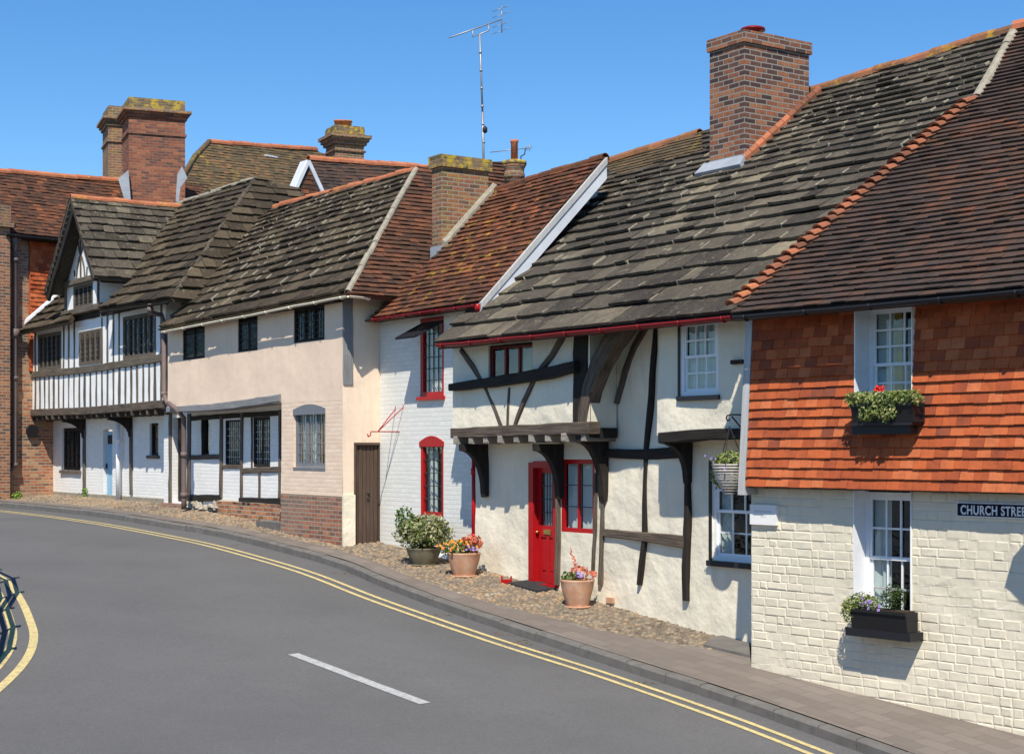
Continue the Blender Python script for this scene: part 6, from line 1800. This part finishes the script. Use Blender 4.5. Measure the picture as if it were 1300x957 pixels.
rt, P, r, h = pot('shrub_pot', 538, 717, 44, 22, 'bushy variegated shrub spilling over its dark pot against the white brick wall', None, 'old_pot')
rt['category'] = 'shrub'
cc = P + Vector((0, 0, h + .24))
mb = MB(); leaf_cloud(mb, cc, (.50, .40, .29), 1500, .033, shell=.5); leaf_cloud(mb, cc + Vector((.1, -.05, .05)), (.33, .3, .28), 500, .035); mb.build('leaves', M['variegated'], rt)
mb = MB(); leaf_cloud(mb, cc + Vector((-.30, 0, .18)), (.17, .2, .25), 260, .035, shell=.3); leaf_cloud(mb, cc, (.36, .3, .26), 500, .05, shell=.1); mb.build('dark_leaves', M['green'], rt)
mb = MB()
for k in range(12): a = k * .52; mb.tube([P + Vector((0, 0, h * .8)), cc + Vector((math.cos(a) * .2, math.sin(a) * .2, -.1)), cc + Vector((math.cos(a) * .32, math.sin(a) * .3, .1))], .009, 5)
mb.build('stems', M['oak'], rt)

# boot scraper and mat
P = phit(643, 742); fs = Fr.at(P, Vector((.95, -.3, 0))); s_ = P.y / F
bs = thing('boot_scraper', P, 'small red iron boot scraper on the cobbles left of the doormat', 'boot scraper')
mb = MB(); w_ = 7 * s_
mb.box(fs, -w_, -w_ + .02, -.015, .015, -.02 + P.z, P.z + .13); mb.box(fs, w_ - .02, w_, -.015, .015, P.z - .02, P.z + .13); mb.build('posts', M['red_paint'], bs)
mb = MB(); mb.box(fs, -w_ + .02, w_ - .02, -.006, .006, P.z + .02, P.z + .08); mb.build('blade', M['red_paint'], bs)
P = phit(678, 745.5)
mb = MB(); dt = WB.t; nn_ = WB.n
V = []
for h_ in (-.02, .042):
    for a, b in ((-.36, -.22), (.36, -.22), (.36, .22), (-.36, .22)):
        q = P + dt * a + nn_ * b; V.append(Vector((q.x, q.y, pz(q.x, q.y) + h_)))
mb.shape(V, [(4, 5, 6, 7), (0, 1, 5, 4), (1, 2, 6, 5), (2, 3, 7, 6), (3, 0, 4, 7)]); dm = mb.build('doormat', M['mat']); tag(dm, 'dark rubber doormat lying in front of the red door', 'doormat')
# stone slab by the corner of the tile hung house
mb = MB(); P = phit(925, 822)
V = []
for h_ in (-.05, .045):
    for x, y in ((893, 822), (952, 836), (952, 806), (905, 812)):
        q = phit(x, y); V.append(Vector((q.x, q.y, q.z + h_)))
mb.shape(V, [(4, 5, 6, 7), (0, 1, 5, 4), (1, 2, 6, 5), (2, 3, 7, 6), (3, 0, 4, 7)]); tag(mb.build('paving_slab', M['kerb']), 'flat grey stone slab set in the cobbles at the corner of the tile hung house', 'paving slab')

# window boxes
def planter(fr, px, out, depth, label, zs, hgt, taper=.03):
    x0, y0, x1, y1 = px; u0, u1, z0, z1 = fr.rect(x0, y0, x1, y1, out); z0 = zs + .002; z1 = z0 + hgt
    root = thing('window_box', fr.pt((u0 + u1) / 2, out - depth, z0), label, 'window box', 'window boxes on the tile hung house')
    mb = MB()
    mb.perp(fr, [(out - depth, z0), (out - taper, z0), (out, z1 - .03), (out + .015, z1 - .03), (out + .015, z1), (out - depth, z1)], u0, u1); mb.build('trough', M['black_plastic'], root)
    mb = MB(); mb.box(fr, u0 + .02, u1 - .02, out - depth + .02, out - .02, z1 - .01, z1 + .012); mb.build('soil', M['soil'], root)
    return root, u0, u1, z0, z1
rt, u0, u1, z0, z1 = planter(WA, (1079, 777, 1150, 803), .27, .21, 'black trough with white and violet petunias on the lower sill', hl[2] + .004, .21)
mb = MB()
for t in (.02, .14, .26, .38): leaf_cloud(mb, WA.pt(u0 + (u1 - u0) * t - .05, .20, z1 + .07 - .05 * (t < .1)), (.11, .11, .11), 210, .02)
leaf_cloud(mb, WA.pt(u0 - .03, .25, z1 - .03), (.10, .09, .12), 200, .02); mb.build('leaves', M['ivy'], rt)
mb = MB(); leaf_cloud(mb, WA.pt(u0 + (u1 - u0) * .68, .16, z1 + .14), (.14, .12, .15), 620, .016, shell=.2); mb.build('dwarf_conifer', M['darkgreen'], rt)
mb = MB()
for k in range(9): flower(mb, WA.pt(u0 + (u1 - u0) * random.uniform(.18, .55), .28, z1 + random.uniform(.01, .13)), WA.n + UP * .3, .028)
mb.build('petunias', M['fl_purple'], rt)
rt, u0, u1, z0, z1 = planter(WA, (1080, 507, 1158, 531), .40, .22, 'black trough of trailing ivy and one red geranium beneath the upper window', hu2[2] + .035, .20)
mb = MB()
for k in range(9): t = k / 8; leaf_cloud(mb, WA.pt(u0 + (u1 - u0) * t, .36, z1 + .05), (.10, .11, .09), 180, .024)
for k in range(6): t = .25 + .09 * k; leaf_cloud(mb, WA.pt(u0 + (u1 - u0) * t, .42, z1 - .07 - .05 * random.random()), (.07, .04, .09), 60, .024)
mb.build('ivy', M['ivy'], rt)
mb = MB(); q = WA.pt(u0 + (u1 - u0) * .42, .34, z1 + .15)
for k in range(14): flower(mb, q + Vector((random.uniform(-.04, .04), random.uniform(-.04, .04), random.uniform(-.03, .03))), Vector((random.uniform(-.6, .6), -.8, random.uniform(0, .8))).normalized(), .024)
mb.build('geranium', M['fl_red'], rt)

# hanging basket and scroll bracket on the timber framed cottage
bx = WB.hit(926, 600, JB + .1)
oo = .55
cu, cz = WB.uz(926, 612, oo); rb = .20
HB = thing('hanging_basket', WB.pt(cu, oo, cz), 'grey wicker hanging basket with trailing leaves and violets beside the ground floor sash window', 'hanging basket')
ztp = WB.uz(926, 590, oo)[1]; hb_ = ztp - (WB.uz(926, 626, oo)[1])
mb = MB(); C_ = WB.pt(cu, oo, 0)
for k in range(11):
    t = k / 10; rr_ = rb * (1 - .72 * t ** 1.5); pts = [C_ + Vector((math.cos(a * .2618) * rr_ * (1 + .02 * (a % 2)), math.sin(a * .2618) * rr_ * (1 + .02 * (a % 2)), ztp - hb_ * t)) for a in range(25)]
    mb.tube(pts, .014, 5, caps=False)
mb.lathe(C_, [(.03, ztp - hb_ * 1.0), (rb * .55, ztp - hb_ * .8), (rb * .9, ztp - hb_ * .4), (rb * .97, ztp - .01)], 16); mb.build('wicker_cone', M['wicker'], HB)
mb = MB(); leaf_cloud(mb, WB.pt(cu, oo, ztp + .06), (.23, .23, .11), 520, .028); leaf_cloud(mb, WB.pt(cu - .20, oo, ztp - .10), (.09, .1, .20), 260, .026); mb.build('leaves', M['ivy'], HB)
mb = MB()
for k in range(6): flower(mb, WB.pt(cu + random.uniform(-.25, .2), oo + .2, ztp + random.uniform(-.05, .12)), WB.n + UP * .3, .022)
mb.build('violets', M['fl_purple'], HB)
hook = WB.pt(cu, oo, WB.uz(926, 541, oo)[1])
mb = MB()
for a in (0, 2.1, 4.2): mb.tube([hook, C_ + Vector((math.cos(a) * rb * .95, math.sin(a) * rb * .95, ztp))], .005, 5)
mb.build('chains', M['iron'], HB)
sb = thing('scroll_bracket', WB.pt(cu + .1, JB, hook.z + .15), 'black iron scroll bracket fixed to the cream wall above the hanging basket', 'bracket')
mb = MB(); zt_ = WB.uz(935, 527, oo)[1]
A1_ = WB.pt(cu + .22, JB, zt_ + .0)
mb.tube([WB.pt(cu + .3, JB, zt_), WB.pt(cu + .03, oo, zt_ + .01)] + [WB.pt(cu - .02 + .035 * math.cos(a), oo, zt_ - .03 + .035 * math.sin(a)) for a in (1.2, 2.2, 3.2, 4.2, 5.2, 6.0)], .010, 6)
mb.tube([WB.pt(cu + .04, oo, zt_ - .01), WB.pt(cu + .2, JB + .02, zt_ - .22)], .010, 6); mb.build('arm', M['iron'], sb)

# weeds at the foot of the walls
for i, (x, y, s, lab) in enumerate(((108, 632, .16, 'bright green weed at the foot of the timber post beside the blue door'), (338, 662, .15, 'small green weed growing from the red brick footing'), (296, 654, .12, 'low weed tuft where the rubble and brick footings meet'), (22, 634, .14, 'tuft of grass at the foot of the brown iron drainpipe'))):
    P = phit(x, y); mb = MB(); leaf_cloud(mb, P + UP * s * .6, (s, s, s), 90, .04, up=.6); tag(mb.build('weed', M['weed']), lab, 'weed', 'weeds along the house fronts')

mb = MB()
for _ in range(150):
    x, y = random.choice(((655, 811), (662, 816), (640, 804), (440, 727), (700, 825), (820, 866), (300, 690), (560, 779)))
    q = ghit(x + random.gauss(0, 9), y + 1.5); q = q + Vector((random.gauss(0, .12), random.gauss(0, .06), 0)); q.z = gz(q.x, q.y) + .008
    if kdist(q.x, q.y) < -.01: leaf(mb, q, Vector((random.uniform(-.3, .3), random.uniform(-.3, .3), 1)).normalized(), random.uniform(.012, .028))
tag(mb.build('fallen_leaves', M['dead_leaf']), kind='stuff')

# ================================================================== RAILING AT THE NEAR CORNER (throws its shadow on the bend)
SUN_EL = R(53); sh = Vector((.12, .99, 0)).normalized()
rail_label = 'black iron railing with spear heads along the corner pavement'
tips = [(2, 722), (24, 732), (30, 750), (18, 770), (26, 793), (21, 821), (-2, 850), (-40, 880)]
base_pts = []
Hs = 1.12; Lsh = (Hs + .1) / math.tan(SUN_EL)
for x, y in tips:
    q = ghit(x, y); q = q - sh * Lsh; base_pts.append(Vector((q.x, q.y, gz(q.x, q.y) + .05)))
rl = thing('railing', base_pts[3], rail_label, 'railing')
for q in base_pts:
    mb = MB(); mb.tube([q, q + UP * Hs * .93], .028, 8); mb.lathe(q + UP * Hs * .9, [(.02, 0), (.05, .05), (.055, .08), (.02, .16), (.001, .26)], 8); mb.build('post', M['iron'], rl)
for hgt in (.22, .62, .95):
    mb = MB(); mb.tube([q + UP * hgt for q in base_pts], .032, 6); mb.build('rail', M['iron'], rl)
print('railing px', [topx(q + UP * Hs) for q in base_pts])

# wall lantern just beyond the right edge of the view (its shadow falls on the brick)
lt_u = uA(1372, 620)
wl_ = thing('wall_lantern', WA.pt(lt_u, 0, EYE - .1), 'black wall lantern on a bracket beyond the street sign', 'lantern')
zq_ = WA.uz(1257, 745, 0)[1]
mb = MB(); a_l = .62; 
q = WA.pt(lt_u, a_l, zq_ + 1.0)
mb.tube([WA.pt(lt_u, 0, zq_ + 1.8), WA.pt(lt_u, a_l, zq_ + 1.75), q + UP * .6], .015, 6); mb.build('arm', M['iron'], wl_)
mb = MB(); mb.lathe(q, [(.01, 0), (.06, .08), (.17, .38), (.19, .40), (.03, .55)], 6); mb.build('lantern_body', M['iron'], wl_)

# unseen hedging added behind the viewer to darken glass reflections and block sky light
HP = smooth_poly([Vector((-30, 4, 0)), Vector((-20, -5, 0)), Vector((-8, -9, 0)), Vector((4, -12, 0)), Vector((13, -16, 0)), Vector((19, -24, 0))], .8)
HN = normals2(HP); mb = MB(); rows = [(1.3, 0), (1.5, 2), (1.4, 4.5), (.9, 6.6), (0, 7.2), (-.9, 6.6), (-1.4, 4.5), (-1.3, 0)]
for i, p in enumerate(HP):
    for o, z in rows:
        k = noise.noise(Vector((i * .5, z, o))) * .5
        q = p + HN[i] * (o + k); mb.v.append(Vector((q.x, q.y, gz(q.x, q.y) - .2 + z * (1 + .12 * noise.noise(Vector((i * .25, 0, 3)))))))
W8 = len(rows)
for i in range(len(HP) - 1):
    for k in range(W8 - 1):
        a = i * W8 + k; mb.f.append((a, a + 1, a + W8 + 1, a + W8)); mb.uv.append([(0, 0)] * 4); mb.sm.append(True)
tag(mb.build('sky_block_hedge', M['sky_block_hedge']), 'tall dark green hedging added unseen behind the viewer to darken window reflections and block sky light', 'sky_block_hedge')

# ================================================================== CAMERA, SKY, SUN
cd = bpy.data.cameras.new('camera'); cam = bpy.data.objects.new('camera', cd); COL.objects.link(cam)
cam.location = CAM; cam.rotation_euler = (R(90), 0, 0)
cd.sensor_width = 36; cd.lens = 36 * F / 1300; cd.shift_y = (HY - 478.5) / 1300; cd.clip_end = 5000; cd.clip_start = .1
scene.camera = cam
to_sun = Vector((-sh.x * math.cos(SUN_EL), -sh.y * math.cos(SUN_EL), math.sin(SUN_EL)))
sl = bpy.data.lights.new('sun', 'SUN'); sl.energy = 5.0; sl.angle = R(.53); sl.color = (1, .93, .81)
so = bpy.data.objects.new('sun', sl); COL.objects.link(so); so.rotation_euler = to_sun.to_track_quat('Z', 'Y').to_euler(); so.location = (0, -10, 30)
wd = bpy.data.worlds.new('World'); scene.world = wd; wd.use_nodes = True; nt = wd.node_tree
bg = nt.nodes['Background']; sky = nt.nodes.new('ShaderNodeTexSky'); sky.sky_type = 'NISHITA'; sky.sun_disc = False
sky.sun_elevation = SUN_EL; sky.sun_rotation = math.atan2(to_sun.x, to_sun.y); sky.air_density = .85; sky.dust_density = 0; sky.ozone_density = 3.0
hs = nt.nodes.new('ShaderNodeHueSaturation'); hs.inputs['Saturation'].default_value = 1.27; nt.links.new(sky.outputs[0], hs.inputs['Color']); nt.links.new(hs.outputs[0], bg.inputs[0]); bg.inputs[1].default_value = .132
scene.view_settings.view_transform = 'Standard'; scene.view_settings.look = 'None'; scene.view_settings.exposure = .28; scene.view_settings.gamma = 1
